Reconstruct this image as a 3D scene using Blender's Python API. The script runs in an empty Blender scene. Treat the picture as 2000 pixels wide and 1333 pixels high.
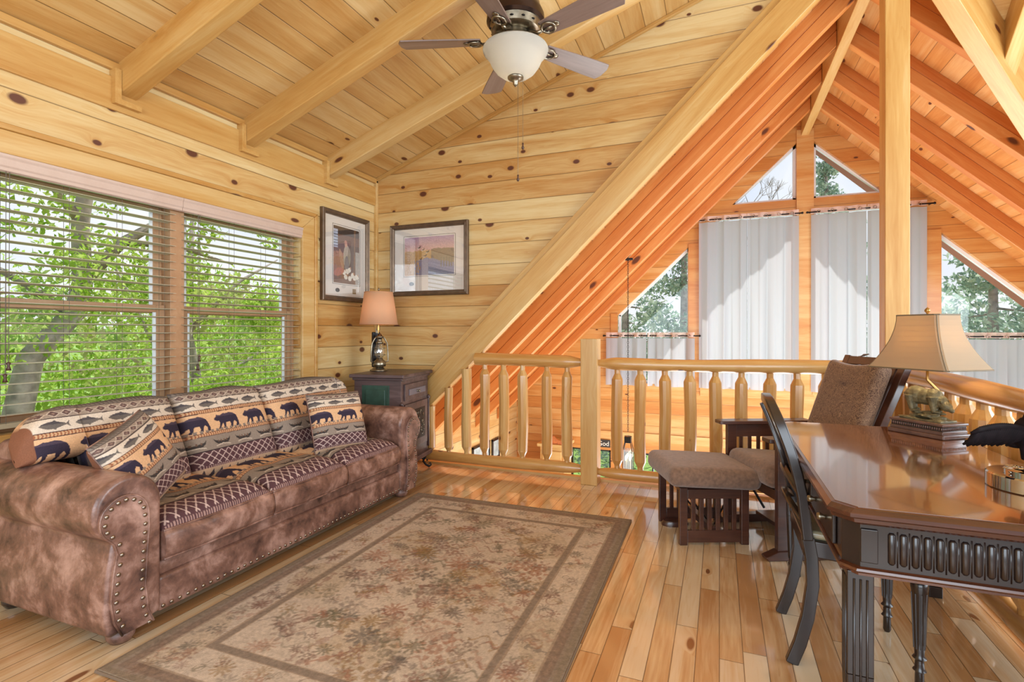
import bpy, math, random
import numpy as np
from mathutils import Matrix, Vector
R = math.radians
random.seed(7)
rng = np.random.default_rng(7)
SC = bpy.context.scene
COL = SC.collection

# ------------------------------------------------------------------ camera, world, sun, exposure
YAW = 21.753
cd = bpy.data.cameras.new('camera'); cam = bpy.data.objects.new('camera', cd); COL.objects.link(cam)
cam.location = (0, 0, 1.22); cam.rotation_euler = (R(90), 0, R(YAW))
cd.sensor_width = 36; cd.lens = 1015 * 36 / 2000; cd.shift_y = -17.5 / 2000; cd.clip_start = .05; cd.clip_end = 300
SC.camera = cam
SC.view_settings.view_transform = 'Standard'; SC.view_settings.look = 'None'
SC.view_settings.gamma = 1; SC.view_settings.use_curve_mapping = False
SC.view_settings.exposure = 0.84
SC.cycles.max_bounces = 9; SC.cycles.diffuse_bounces = 6; SC.cycles.glossy_bounces = 4
SC.cycles.transmission_bounces = 6; SC.cycles.transparent_max_bounces = 12
SC.cycles.sample_clamp_indirect = 6; SC.cycles.caustics_reflective = False; SC.cycles.caustics_refractive = False

w = bpy.data.worlds.new('sky'); SC.world = w; w.use_nodes = True
nt = w.node_tree; nt.nodes.clear()
wo = nt.nodes.new('ShaderNodeOutputWorld'); bg = nt.nodes.new('ShaderNodeBackground'); tc = nt.nodes.new('ShaderNodeTexCoord')
sx = nt.nodes.new('ShaderNodeSeparateXYZ'); cr = nt.nodes.new('ShaderNodeValToRGB'); nz = nt.nodes.new('ShaderNodeTexNoise')
mx = nt.nodes.new('ShaderNodeMix'); mx.data_type = 'RGBA'; cr2 = nt.nodes.new('ShaderNodeValToRGB')
nt.links.new(tc.outputs['Generated'], sx.inputs[0]); nt.links.new(sx.outputs['Z'], cr.inputs[0])
cr.color_ramp.elements[0].position = 0.0; cr.color_ramp.elements[0].color = (.93, .95, 1, 1)
cr.color_ramp.elements[1].position = .7; cr.color_ramp.elements[1].color = (.50, .68, 1, 1)
nz.inputs['Scale'].default_value = 3; nz.inputs['Detail'].default_value = 6
nt.links.new(tc.outputs['Generated'], nz.inputs['Vector']); nt.links.new(nz.outputs[0], cr2.inputs[0])
cr2.color_ramp.elements[0].position = .42; cr2.color_ramp.elements[1].position = .62
nt.links.new(cr2.outputs[0], mx.inputs[0]); nt.links.new(cr.outputs[0], mx.inputs[6]); mx.inputs[7].default_value = (1, 1, 1, 1)
nt.links.new(mx.outputs[2], bg.inputs[0]); bg.inputs[1].default_value = .60
nt.links.new(bg.outputs[0], wo.inputs[0])

def light(name, typ, loc, energy, color, **k):
    d = bpy.data.lights.new(name, typ); d.energy = energy; d.color = color
    for a, b in k.items(): setattr(d, a, b)
    o = bpy.data.objects.new(name, d); COL.objects.link(o); o.location = loc
    return o
def aim(o, d): o.rotation_euler = Vector(d).to_track_quat('-Z', 'Y').to_euler()
sun = light('sun', 'SUN', (0, 12, 12), 3.4, (1, .96, .9), angle=R(.6))
aim(sun, (-.10, -.55, -1.0))
# added fill lamps; the great room one stands in for lower gable window daylight
o = light('fill_behind', 'AREA', (-.2, -2.4, 1.75), 118, (.76, .89, 1), shape='RECTANGLE', size=4.6, size_y=2.2); aim(o, (-.15, 1, .05))  # added fill for the loft, no real source behind the viewer
o = light('fill_stair_side', 'AREA', (4.3, 2.1, 1.7), 190, (.78, .90, 1), shape='RECTANGLE', size=3.6, size_y=2.4); aim(o, (-1, .03, .05))  # added side fill that brightens the sofa front and window wall
o = light('daylight_great_room', 'AREA', (1.6, 7.7, -1.5), 90, (.82, .91, 1), shape='RECTANGLE', size=6, size_y=1.6); aim(o, (-.1, -1, .35))
o = light('upward_fill_lower_floor', 'AREA', (1.0, 6.2, -2.4), 320, (.88, .95, 1), shape='RECTANGLE', size=7, size_y=3.2); aim(o, (-.12, 0, 1))  # added upward lamp, unseen, brightens the rafter undersides in place of floor bounce

# ------------------------------------------------------------------ helpers
def lin(c): 
    c = np.asarray(c, float) / 255.; return np.where(c <= .04045, c / 12.92, ((c + .055) / 1.055) ** 2.4)
def L3(r, g, b): return tuple(lin((r, g, b)))
class Mesh:
    def __init__(s): s.v = []; s.f = []; s.m = []
    def add(s, v, f, m=0):
        n = len(s.v); s.v += [tuple(p) for p in v]; s.f += [tuple(n + i for i in q) for q in f]; s.m += [m] * len(f); return s
    def box(s, x0, x1, y0, y1, z0, z1, m=0, T=None):
        v = [(x, y, z) for z in (z0, z1) for y in (y0, y1) for x in (x0, x1)]
        if T is not None: v = [tuple(T @ Vector(p)) for p in v]
        return s.add(v, [(0, 2, 3, 1), (4, 5, 7, 6), (0, 1, 5, 4), (2, 6, 7, 3), (0, 4, 6, 2), (1, 3, 7, 5)], m)
    def tube(s, pts, rad, n=10, m=0, caps=True, ph=0.):
        pts = [Vector(p) for p in pts]
        if not hasattr(rad, '__len__'): rad = [rad] * len(pts)
        rings = []; prev = None
        for i, p in enumerate(pts):
            d = (pts[min(i + 1, len(pts) - 1)] - pts[max(i - 1, 0)])
            if d.length < 1e-9: d = Vector((0, 0, 1))
            d.normalize()
            if prev is None:
                a = Vector((0, 0, 1)) if abs(d.z) < .9 else Vector((1, 0, 0)); prev = (a - d * a.dot(d)).normalized()
            else:
                prev = prev - d * prev.dot(d)
                prev = prev.normalized() if prev.length > 1e-6 else d.orthogonal().normalized()
            b = d.cross(prev)
            rings.append([p + (prev * math.cos(t) + b * math.sin(t)) * rad[i] for t in [ph + 2 * math.pi * k / n for k in range(n)]])
        v = [q for r_ in rings for q in r_]; f = []
        for i in range(len(pts) - 1):
            for k in range(n): f.append((i * n + k, i * n + (k + 1) % n, (i + 1) * n + (k + 1) % n, (i + 1) * n + k))
        if caps: f.append(tuple(range(n))[::-1]); f.append(tuple((len(pts) - 1) * n + k for k in range(n)))
        return s.add(v, f, m)
    def lathe(s, prof, n=24, c=(0, 0, 0), m=0, sx=1, sy=1):
        v = []; f = []
        for r_, z in prof:
            for k in range(n):
                t = 2 * math.pi * k / n; v.append((c[0] + r_ * math.cos(t) * sx, c[1] + r_ * math.sin(t) * sy, c[2] + z))
        for i in range(len(prof) - 1):
            for k in range(n): f.append((i * n + k, i * n + (k + 1) % n, (i + 1) * n + (k + 1) % n, (i + 1) * n + k))
        if prof[0][0] > 1e-6: f.append(tuple(range(n))[::-1])
        if prof[-1][0] > 1e-6: f.append(tuple((len(prof) - 1) * n + k for k in range(n)))
        return s.add(v, f, m)
    def prism(s, poly, fn, d0, d1, m=0):
        n = len(poly); v = [fn(a, b, d0) for a, b in poly] + [fn(a, b, d1) for a, b in poly]
        f = [tuple(range(n)), tuple(range(n, 2 * n))[::-1]] + [(i, n + i, n + (i + 1) % n, (i + 1) % n) for i in range(n)]
        return s.add(v, f, m)
    def ball(s, c, r_, n=12, m=0, rot=None):
        if not hasattr(r_, '__len__'): r_ = (r_,) * 3
        v = []; f = []; h = n // 2
        for i in range(h + 1):
            a = math.pi * i / h
            for k in range(n):
                t = 2 * math.pi * k / n; p = Vector((r_[0] * math.sin(a) * math.cos(t), r_[1] * math.sin(a) * math.sin(t), r_[2] * math.cos(a)))
                if rot is not None: p = rot @ p
                v.append(tuple(p + Vector(c)))
        for i in range(h):
            for k in range(n): f.append((i * n + k, (i + 1) * n + k, (i + 1) * n + (k + 1) % n, i * n + (k + 1) % n))
        return s.add(v, f, m)

def finish(me, mats, smooth):
    if not isinstance(mats, (list, tuple)): mats = [mats]
    for m in mats: me.materials.append(m)
    if smooth: me.shade_smooth() if smooth is True else me.shade_smooth()
def build(name, M, mats, parent=None, loc=None, rot=None, smooth=False, bevel=0, subsurf=0, remesh=0, off=None, mat=None, seg=2):
    """off: world offset subtracted from the vertices (so that world coordinates can be used under a placed Empty)"""
    me = bpy.data.meshes.new(name)
    v = M.v
    if off is not None: v = [(p[0] - off[0], p[1] - off[1], p[2] - off[2]) for p in v]
    me.from_pydata(v, [], M.f); me.validate(verbose=False)
    if any(M.m) and len(me.polygons) == len(M.m): me.polygons.foreach_set('material_index', M.m)
    import bmesh
    bm = bmesh.new(); bm.from_mesh(me); bmesh.ops.recalc_face_normals(bm, faces=bm.faces); bm.to_mesh(me); bm.free()
    finish(me, mats, smooth)
    o = bpy.data.objects.new(name, me); COL.objects.link(o)
    if mat is not None: o.matrix_world = mat
    if loc is not None: o.location = loc
    if rot is not None: o.rotation_euler = rot
    if parent is not None: o.parent = parent
    if remesh:
        q = o.modifiers.new('r', 'REMESH'); q.mode = 'VOXEL'; q.voxel_size = remesh; q.use_smooth_shade = True
        q = o.modifiers.new('s', 'SMOOTH'); q.factor = .6; q.iterations = 3
    if bevel:
        q = o.modifiers.new('b', 'BEVEL'); q.width = bevel; q.segments = seg; q.limit_method = 'ANGLE'; q.angle_limit = R(35)
        me.shade_smooth() if not smooth else None
        q.harden_normals = True
    if subsurf:
        q = o.modifiers.new('u', 'SUBSURF'); q.levels = subsurf; q.render_levels = subsurf
    if smooth == 'auto':
        try: me.set_sharp_from_angle(angle=R(40))
        except Exception: pass
    return o
def thing(name, label, cat, loc=(0, 0, 0), rz=0, group=None):
    o = bpy.data.objects.new(name, None); COL.objects.link(o); o.location = loc; o.rotation_euler = (0, 0, rz); o.empty_display_size = .1
    return tag(o, label, cat, group)
def tag(o, label, cat, group=None):
    o['label'] = label; o['category'] = cat
    if group: o['group'] = group
    return o
def struct(o, label=None):
    o['kind'] = 'structure'
    if label: o['label'] = label
    return o
def gridmesh(name, sheets, mats, parent=None, off=None, colors=None, midx=None, mat=None, loc=None, closed=False):
    """sheets: list of (n,m,3) arrays; colors: list of (n,m,3) linear arrays"""
    V = []; F = []; C = []; MI = []; b = 0
    for i, P in enumerate(sheets):
        n, m = P.shape[:2]; V.append(P.reshape(-1, 3))
        idx = np.arange(n * m).reshape(n, m) + b
        q = np.stack([idx[:-1, :-1], idx[1:, :-1], idx[1:, 1:], idx[:-1, 1:]], -1).reshape(-1, 4); F.append(q)
        if colors is not None: C.append(colors[i].reshape(-1, 3))
        MI.append((midx[i].reshape(-1) if midx is not None and hasattr(midx[i], 'reshape') else np.full(len(q), 0 if midx is None else midx[i])))
        b += n * m
    V = np.concatenate(V).astype(np.float32); F = np.concatenate(F).astype(np.int32); MI = np.concatenate(MI).astype(np.int32)
    if off is not None: V = V - np.array(off, np.float32)
    me = bpy.data.meshes.new(name); me.vertices.add(len(V)); me.vertices.foreach_set('co', V.ravel())
    me.loops.add(F.size); me.loops.foreach_set('vertex_index', F.ravel())
    me.polygons.add(len(F)); me.polygons.foreach_set('loop_start', np.arange(0, F.size, 4, dtype=np.int32)); me.polygons.foreach_set('material_index', MI)
    me.update(calc_edges=True)
    if colors is not None:
        a = me.color_attributes.new('Col', 'FLOAT_COLOR', 'POINT'); c = np.ones((len(V), 4), np.float32); c[:, :3] = np.concatenate(C); a.data.foreach_set('color', c.ravel())
    if not isinstance(mats, (list, tuple)): mats = [mats]
    for m_ in mats: me.materials.append(m_)
    me.shade_smooth()
    o = bpy.data.objects.new(name, me); COL.objects.link(o)
    if mat is not None: o.matrix_world = mat
    if loc is not None: o.location = loc
    if parent is not None: o.parent = parent
    return o

# ------------------------------------------------------------------ materials
MATS = {}
def newmat(name):
    m = bpy.data.materials.new(name); m.use_nodes = True; t = m.node_tree
    return m, t, t.nodes['Principled BSDF'], t.nodes.new, t.links.new
def simple(name, col, rough=.5, metal=0, spec=.5, coat=0, bump=0, bscale=200, var=0, vscale=8, trans=0, alpha=1, sheen=0, emit=None, estr=0):
    m, t, p, N, K = newmat(name)
    p.inputs['Base Color'].default_value = (*col, 1); p.inputs['Roughness'].default_value = rough; p.inputs['Metallic'].default_value = metal
    p.inputs['Specular IOR Level'].default_value = spec; p.inputs['Coat Weight'].default_value = coat; p.inputs['Coat Roughness'].default_value = .12
    p.inputs['Transmission Weight'].default_value = trans; p.inputs['Alpha'].default_value = alpha
    if sheen: p.inputs['Sheen Weight'].default_value = sheen
    if emit: p.inputs['Emission Color'].default_value = (*emit, 1); p.inputs['Emission Strength'].default_value = estr
    tc = N('ShaderNodeTexCoord')
    if var:
        n = N('ShaderNodeTexNoise'); n.inputs['Scale'].default_value = vscale; n.inputs['Detail'].default_value = 6; K(tc.outputs['Object'], n.inputs['Vector'])
        r = N('ShaderNodeValToRGB'); r.color_ramp.elements[0].position = .3; r.color_ramp.elements[1].position = .7
        r.color_ramp.elements[0].color = (*[c * (1 - var) for c in col], 1); r.color_ramp.elements[1].color = (*[min(1, c * (1 + var)) for c in col], 1)
        K(n.outputs[0], r.inputs[0]); K(r.outputs[0], p.inputs['Base Color'])
    if bump:
        n = N('ShaderNodeTexNoise'); n.inputs['Scale'].default_value = bscale; n.inputs['Detail'].default_value = 3; K(tc.outputs['Object'], n.inputs['Vector'])
        b = N('ShaderNodeBump'); b.inputs['Strength'].default_value = bump; b.inputs['Distance'].default_value = .002; K(n.outputs[0], b.inputs['Height']); K(b.outputs[0], p.inputs['Normal'])
    MATS[name] = m; return m
ALB = .74
def wood(name, cols, board=0, rough=.38, coat=.15, knots=.5, tone=.16, seam=.5, grain=1., joint=0, kcol=(.10, .028, .012), kscale=(3.0, 5.0), kr=.075, hue=0.0, seamw=.004):
    """grain runs along local X; boards (if any) are laid side by side along local Y"""
    m, t, p, N, K = newmat(name); cols = [tuple(x * ALB for x in c) for c in cols]
    def math_(op, a, b=None, c=None):
        n = N('ShaderNodeMath'); n.operation = op
        for i, x in enumerate((a, b, c)):
            if x is None: continue
            if isinstance(x, (int, float)): n.inputs[i].default_value = x
            else: K(x, n.inputs[i])
        return n.outputs[0]
    tc = N('ShaderNodeTexCoord'); sp = N('ShaderNodeSeparateXYZ'); K(tc.outputs['Object'], sp.inputs[0])
    oi = N('ShaderNodeObjectInfo'); X, Y, Z = sp.outputs
    rnd = math_('MULTIPLY', oi.outputs['Random'], 37.0)
    if board:
        bi = math_('FLOOR', math_('DIVIDE', Y, board)); fr = math_('FRACT', math_('DIVIDE', Y, board))
        wn = N('ShaderNodeTexWhiteNoise'); wn.noise_dimensions = '1D'; K(math_('ADD', bi, rnd), wn.inputs['W']); rv = wn.outputs['Value']
        if joint:
            xs = math_('ADD', math_('DIVIDE', X, joint), math_('MULTIPLY', rv, 7.31)); seg = math_('FLOOR', xs); fx = math_('FRACT', xs)
            wn2 = N('ShaderNodeTexWhiteNoise'); wn2.noise_dimensions = '2D'; cb = N('ShaderNodeCombineXYZ'); K(seg, cb.inputs[0]); K(bi, cb.inputs[1]); K(cb.outputs[0], wn2.inputs['Vector']); rv = wn2.outputs['Value']
        xo = math_('ADD', X, math_('MULTIPLY', rv, 23.7)); 
    else:
        rv = oi.outputs['Random']; xo = math_('ADD', X, rnd)
    # knots
    kv = N('ShaderNodeCombineXYZ'); K(math_('MULTIPLY', xo, kscale[0]), kv.inputs[0]); K(math_('MULTIPLY', Y, kscale[1]), kv.inputs[1]); K(math_('MULTIPLY', Z, 0 if board else kscale[1]), kv.inputs[2])
    vo = N('ShaderNodeTexVoronoi'); vo.voronoi_dimensions = '2D' if board else '3D'; vo.feature = 'F1'; vo.inputs['Scale'].default_value = 1; K(kv.outputs[0], vo.inputs['Vector'])
    sc = N('ShaderNodeSeparateColor'); K(vo.outputs['Color'], sc.inputs[0])
    on = math_('LESS_THAN', sc.outputs[0], knots)
    size = math_('MULTIPLY_ADD', sc.outputs[1], kr * .8, kr * .4)
    kd = math_('DIVIDE', vo.outputs['Distance'], size)
    km = N('ShaderNodeMapRange'); km.inputs[1].default_value = .75; km.inputs[2].default_value = 1.15; km.inputs[3].default_value = 1; km.inputs[4].default_value = 0; K(kd, km.inputs[0])
    kmask = math_('MULTIPLY', km.outputs[0], on)
    ring = N('ShaderNodeMapRange'); ring.inputs[1].default_value = 0; ring.inputs[2].default_value = 5; ring.inputs[3].default_value = 1; ring.inputs[4].default_value = 0; K(kd, ring.inputs[0])
    halo = math_('MULTIPLY', math_('POWER', ring.outputs[0], 3.), on)
    # grain
    gv = N('ShaderNodeCombineXYZ'); K(math_('MULTIPLY', xo, .7), gv.inputs[0])
    K(math_('ADD', math_('MULTIPLY', Y, 9), math_('MULTIPLY', halo, .8)), gv.inputs[1]); K(math_('MULTIPLY', Z, 9), gv.inputs[2])
    n1 = N('ShaderNodeTexNoise'); n1.inputs['Scale'].default_value = 1.0; n1.inputs['Detail'].default_value = 2; n1.inputs['Distortion'].default_value = .6; K(gv.outputs[0], n1.inputs['Vector'])
    n2 = N('ShaderNodeTexNoise'); n2.inputs['Scale'].default_value = 9; n2.inputs['Detail'].default_value = 3; K(gv.outputs[0], n2.inputs['Vector'])
    wv = math_('FRACT', math_('MULTIPLY', n1.outputs[0], 7.))
    g = math_('ADD', math_('MULTIPLY', math_('SUBTRACT', n1.outputs[0], .5), 1.3 * grain), math_('MULTIPLY', math_('SUBTRACT', n2.outputs[0], .5), .55 * grain))
    g = math_('ADD', g, math_('MULTIPLY', math_('SUBTRACT', wv, .5), .12 * grain))
    val = math_('ADD', math_('ADD', .5, g), math_('MULTIPLY', math_('SUBTRACT', rv, .5), tone * 4))
    val = math_('SUBTRACT', val, math_('MULTIPLY', halo, .35))
    r = N('ShaderNodeValToRGB'); e = r.color_ramp.elements; e[0].position = .05; e[1].position = .95
    e[0].color = (*cols[0], 1); e[1].color = (*cols[2], 1); q = e.new(.5); q.color = (*cols[1], 1); K(val, r.inputs[0])
    mk = N('ShaderNodeMix'); mk.data_type = 'RGBA'; K(kmask, mk.inputs[0]); K(r.outputs[0], mk.inputs[6]); mk.inputs[7].default_value = (*kcol, 1)
    outc = mk.outputs[2]
    if board:
        d = math_('MULTIPLY', math_('MINIMUM', fr, math_('SUBTRACT', 1., fr)), board)
        if joint:
            d2 = math_('MULTIPLY', math_('MINIMUM', fx, math_('SUBTRACT', 1., fx)), joint); d = math_('MINIMUM', d, d2)
        sm = N('ShaderNodeMapRange'); sm.inputs[1].default_value = seamw * .25; sm.inputs[2].default_value = seamw; sm.inputs[3].default_value = seam; sm.inputs[4].default_value = 0; K(d, sm.inputs[0])
        ms = N('ShaderNodeMix'); ms.data_type = 'RGBA'; K(sm.outputs[0], ms.inputs[0]); K(outc, ms.inputs[6]); ms.inputs[7].default_value = (*[c * .25 for c in cols[0]], 1); outc = ms.outputs[2]
        bp = N('ShaderNodeBump'); bp.inputs['Strength'].default_value = .6; bp.inputs['Distance'].default_value = .004; bp.invert = True; K(sm.outputs[0], bp.inputs['Height']); K(bp.outputs[0], p.inputs['Normal'])
    K(outc, p.inputs['Base Color']); p.inputs['Roughness'].default_value = rough; p.inputs['Coat Weight'].default_value = coat; p.inputs['Coat Roughness'].default_value = .15
    MATS[name] = m; return m

PINE = (L3(204, 146, 76), L3(226, 184, 118), L3(240, 212, 154))
pine = wood('pine_log_siding', PINE, board=.182, knots=.5, tone=.19, seam=.75, kscale=(3.5, 5.5), kr=.13, grain=1.15, rough=.4)
pine_c = wood('pine_ceiling_board', (L3(204, 148, 76), L3(224, 178, 110), L3(238, 204, 144)), board=.17, knots=.3, tone=.09, seam=.8, kscale=(2.4, 5), kr=.085)
pine_b = wood('pine_beam', (L3(200, 142, 68), L3(218, 170, 98), L3(232, 196, 134)), knots=.4, tone=.1, kscale=(2.2, 6), kr=.12, rough=.4)
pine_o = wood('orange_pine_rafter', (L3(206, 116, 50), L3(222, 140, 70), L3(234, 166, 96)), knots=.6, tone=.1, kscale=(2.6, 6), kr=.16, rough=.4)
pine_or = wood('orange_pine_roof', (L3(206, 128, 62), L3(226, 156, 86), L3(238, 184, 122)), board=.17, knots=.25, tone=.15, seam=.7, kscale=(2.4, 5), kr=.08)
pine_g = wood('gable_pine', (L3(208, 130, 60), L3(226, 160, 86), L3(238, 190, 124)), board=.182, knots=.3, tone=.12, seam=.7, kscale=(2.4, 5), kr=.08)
log = wood('peeled_log', (L3(190, 128, 60), L3(214, 160, 90), L3(230, 190, 124)), knots=.4, tone=.08, kscale=(5, 9), kr=.12, rough=.3, coat=.4)
maple = wood('maple_floor', (L3(204, 152, 100), L3(232, 194, 146), L3(246, 222, 186)), board=.083, joint=.95, knots=.07, tone=.24, seam=.85, rough=.12, coat=.9, grain=1.3, kscale=(3, 9), kr=.12, kcol=(.2, .08, .03), seamw=.0022)
cream_wood = wood('hutch_wood', (L3(210, 150, 80), L3(232, 190, 120), L3(244, 214, 150)), knots=.1, tone=.05)
tan_vinyl = wood('oak_window_sash', (L3(176, 126, 84), L3(196, 150, 108), L3(212, 172, 130)), knots=0, tone=.05, grain=.6, rough=.5, coat=0)
espresso = simple('espresso_wood', L3(34, 23, 20), rough=.28, coat=.35, var=.35, vscale=14)
oak_dark = wood('dark_oak', (L3(48, 27, 22), L3(74, 43, 33), L3(104, 64, 48)), knots=0, tone=.05, grain=.8, rough=.3, coat=.3)
desk_edge = wood('desk_edge_wood', (L3(40, 19, 13), L3(84, 43, 26), L3(136, 78, 44)), knots=0, tone=.05, grain=1, rough=.25, coat=.4)
def polish(m, a, b):
    p = m.node_tree.nodes['Principled BSDF']; p.inputs['Roughness'].default_value = a; p.inputs['Coat Roughness'].default_value = b; return m
polish(maple, .16, .07)
desk_top_m = wood('desk_top_wood', (L3(92, 54, 34), L3(136, 86, 54), L3(168, 116, 74)), knots=0, tone=.05, grain=.8, rough=.09, coat=1)
polish(desk_top_m, .14, .055)
cab_wood = wood('weathered_brown_wood', (L3(58, 42, 40), L3(96, 74, 72), L3(130, 106, 104)), knots=.05, tone=.05, rough=.45, coat=.1)
green_paint = simple('green_painted_panel', L3(46, 72, 60), rough=.4, var=.25, vscale=20)
black_iron = simple('black_iron', L3(34, 30, 30), rough=.45, metal=.6)
bronze = simple('dark_bronze', L3(70, 56, 50), rough=.3, metal=.9)
pewter = simple('brushed_pewter', L3(140, 130, 112), rough=.3, metal=.95, var=.3, vscale=30)
nail = simple('nailhead_metal', L3(150, 135, 120), rough=.25, metal=.95)
chrome = simple('polished_metal', L3(190, 185, 180), rough=.08, metal=1)
white_m = simple('cream_slat', L3(176, 168, 144), rough=.45, coat=0)
valance_m = wood('valance_wood', (L3(206, 176, 156), L3(218, 190, 172), L3(228, 204, 188)), knots=0, tone=.03, grain=.5, rough=.5, coat=0)
vinyl = simple('white_window_vinyl', L3(225, 230, 232), rough=.4)
cordm = simple('blind_cord', L3(96, 86, 74), rough=.8)
tassel_m = simple('tassel_wood', L3(70, 44, 30), rough=.5)
blade_m = wood('grey_fan_blade', (L3(110, 88, 80), L3(140, 118, 108), L3(168, 148, 138)), knots=0, tone=.04, grain=.7, rough=.35, coat=.2)
brick_dark = simple('soffit_paint', L3(170, 110, 96), rough=.6)
frame_m = simple('picture_frame_bronze', L3(104, 84, 66), rough=.35, metal=.5, var=.2, vscale=20)
mat_board = simple('mat_board', L3(226, 218, 208), rough=.8)
signblack = simple('sign_black', L3(48, 46, 44), rough=.6)
signwhite = simple('sign_lettering', L3(225, 220, 210), rough=.6)
bark = simple('tree_bark', L3(150, 142, 132), rough=.9, var=.4, vscale=9, bump=1, bscale=30)
grassm = simple('hillside_grass', L3(120, 150, 70), rough=.9, var=.4, vscale=1.5)
ottoman_fab = simple('brown_chenille', L3(122, 96, 80), rough=.95, var=.28, vscale=55, bump=.8, bscale=500, sheen=.4)
def paisley():
    m, t, p, N, K = newmat('paisley_chenille'); tc = N('ShaderNodeTexCoord')
    n = N('ShaderNodeTexNoise'); n.inputs['Scale'].default_value = 26; n.inputs['Detail'].default_value = 2; n.inputs['Distortion'].default_value = 2.5; K(tc.outputs['Object'], n.inputs['Vector'])
    mm = N('ShaderNodeMath'); mm.operation = 'MULTIPLY'; mm.inputs[1].default_value = 7; K(n.outputs[0], mm.inputs[0])
    fr = N('ShaderNodeMath'); fr.operation = 'FRACT'; K(mm.outputs[0], fr.inputs[0])
    r = N('ShaderNodeValToRGB'); e = r.color_ramp.elements; e[0].position = .25; e[0].color = (*L3(76, 52, 42), 1); e[1].position = .75; e[1].color = (*L3(140, 112, 88), 1); K(fr.outputs[0], r.inputs[0]); K(r.outputs[0], p.inputs['Base Color'])
    p.inputs['Roughness'].default_value = .9; p.inputs['Sheen Weight'].default_value = .3; return m
paisley_m = paisley()
def leather():
    m, t, p, N, K = newmat('distressed_leather'); tc = N('ShaderNodeTexCoord')
    n = N('ShaderNodeTexNoise'); n.inputs['Scale'].default_value = 7; n.inputs['Detail'].default_value = 9; n.inputs['Roughness'].default_value = .66; n.inputs['Distortion'].default_value = .25; K(tc.outputs['Object'], n.inputs['Vector'])
    r = N('ShaderNodeValToRGB'); e = r.color_ramp.elements; e[0].position = .33; e[0].color = (*L3(56, 37, 33), 1); e[1].position = .70; e[1].color = (*L3(188, 152, 138), 1); q = e.new(.5); q.color = (*L3(122, 88, 75), 1); K(n.outputs[0], r.inputs[0])
    K(r.outputs[0], p.inputs['Base Color']); p.inputs['Roughness'].default_value = .36; p.inputs['Coat Weight'].default_value = .15; p.inputs['Coat Roughness'].default_value = .3
    v = N('ShaderNodeTexVoronoi'); v.feature = 'DISTANCE_TO_EDGE'; v.inputs['Scale'].default_value = 130; K(tc.outputs['Object'], v.inputs['Vector'])
    n3 = N('ShaderNodeTexNoise'); n3.inputs['Scale'].default_value = 12; n3.inputs['Detail'].default_value = 4; K(tc.outputs['Object'], n3.inputs['Vector'])
    b1 = N('ShaderNodeBump'); b1.inputs['Strength'].default_value = .35; b1.inputs['Distance'].default_value = .012; K(n3.outputs[0], b1.inputs['Height'])
    b = N('ShaderNodeBump'); b.inputs['Strength'].default_value = .25; b.inputs['Distance'].default_value = .001; K(v.outputs[0], b.inputs['Height']); K(b1.outputs[0], b.inputs['Normal']); K(b.outputs[0], p.inputs['Normal']); return m
leather_m = leather()
def attr_mat(name, rough=.9, bump=.4, bscale=600, spec=.3, noise=0, nscale=30):
    m, t, p, N, K = newmat(name); a = N('ShaderNodeAttribute'); a.attribute_name = 'Col'; tc = N('ShaderNodeTexCoord'); outc = a.outputs[0]
    if noise:
        n = N('ShaderNodeTexNoise'); n.inputs['Scale'].default_value = nscale; n.inputs['Detail'].default_value = 8; K(tc.outputs['Object'], n.inputs['Vector'])
        r = N('ShaderNodeMapRange'); r.inputs[1].default_value = .3; r.inputs[2].default_value = .7; r.inputs[3].default_value = 1 - noise; r.inputs[4].default_value = 1 + noise; K(n.outputs[0], r.inputs[0])
        vm = N('ShaderNodeVectorMath'); vm.operation = 'SCALE'; K(a.outputs['Vector'], vm.inputs[0]); K(r.outputs[0], vm.inputs[3]); outc = vm.outputs[0]
    K(outc, p.inputs['Base Color']); p.inputs['Roughness'].default_value = rough; p.inputs['Specular IOR Level'].default_value = spec
    if bump:
        n = N('ShaderNodeTexNoise'); n.inputs['Scale'].default_value = bscale; K(tc.outputs['Object'], n.inputs['Vector'])
        b = N('ShaderNodeBump'); b.inputs['Strength'].default_value = bump; b.inputs['Distance'].default_value = .002; K(n.outputs[0], b.inputs['Height']); K(b.outputs[0], p.inputs['Normal'])
    return m
tapestry = attr_mat('tapestry_fabric', noise=.12, nscale=220)
rug_m = attr_mat('woven_rug', bump=.8, bscale=420, noise=.16, nscale=60)
print_m = attr_mat('printed_art', rough=.6, bump=0, noise=.15, nscale=90)
def mix_shader(name, a_fn, b_fn, fac):
    m = bpy.data.materials.new(name); m.use_nodes = True; t = m.node_tree; t.nodes.clear(); N = t.nodes.new; K = t.links.new
    o = N('ShaderNodeOutputMaterial'); x = N('ShaderNodeMixShader'); x.inputs[0].default_value = fac; K(a_fn(t).outputs[0], x.inputs[1]); K(b_fn(t).outputs[0], x.inputs[2]); K(x.outputs[0], o.inputs[0]); return m
def node(kind, **kw):
    def f(t):
        n = t.nodes.new(kind)
        for a, b in kw.items(): n.inputs[a].default_value = b
        return n
    return f
glass_m = mix_shader('window_glass', node('ShaderNodeBsdfTransparent', Color=(.97, .98, .98, 1)), node('ShaderNodeBsdfGlossy', Color=(1, 1, 1, 1), Roughness=.02), .015)
picglass_m = mix_shader('picture_glass', node('ShaderNodeBsdfTransparent', Color=(1, 1, 1, 1)), node('ShaderNodeBsdfGlossy', Color=(1, 1, 1, 1), Roughness=.01), .11)
lampglass_m = mix_shader('lantern_glass', node('ShaderNodeBsdfTransparent', Color=(.95, .95, .92, 1)), node('ShaderNodeBsdfGlossy', Color=(1, 1, 1, 1), Roughness=.05), .2)
curtain_m = mix_shader('sheer_curtain', node('ShaderNodeBsdfTranslucent', Color=(.62, .64, .68, 1)), node('ShaderNodeBsdfDiffuse', Color=(.50, .52, .56, 1)), .5)
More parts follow.
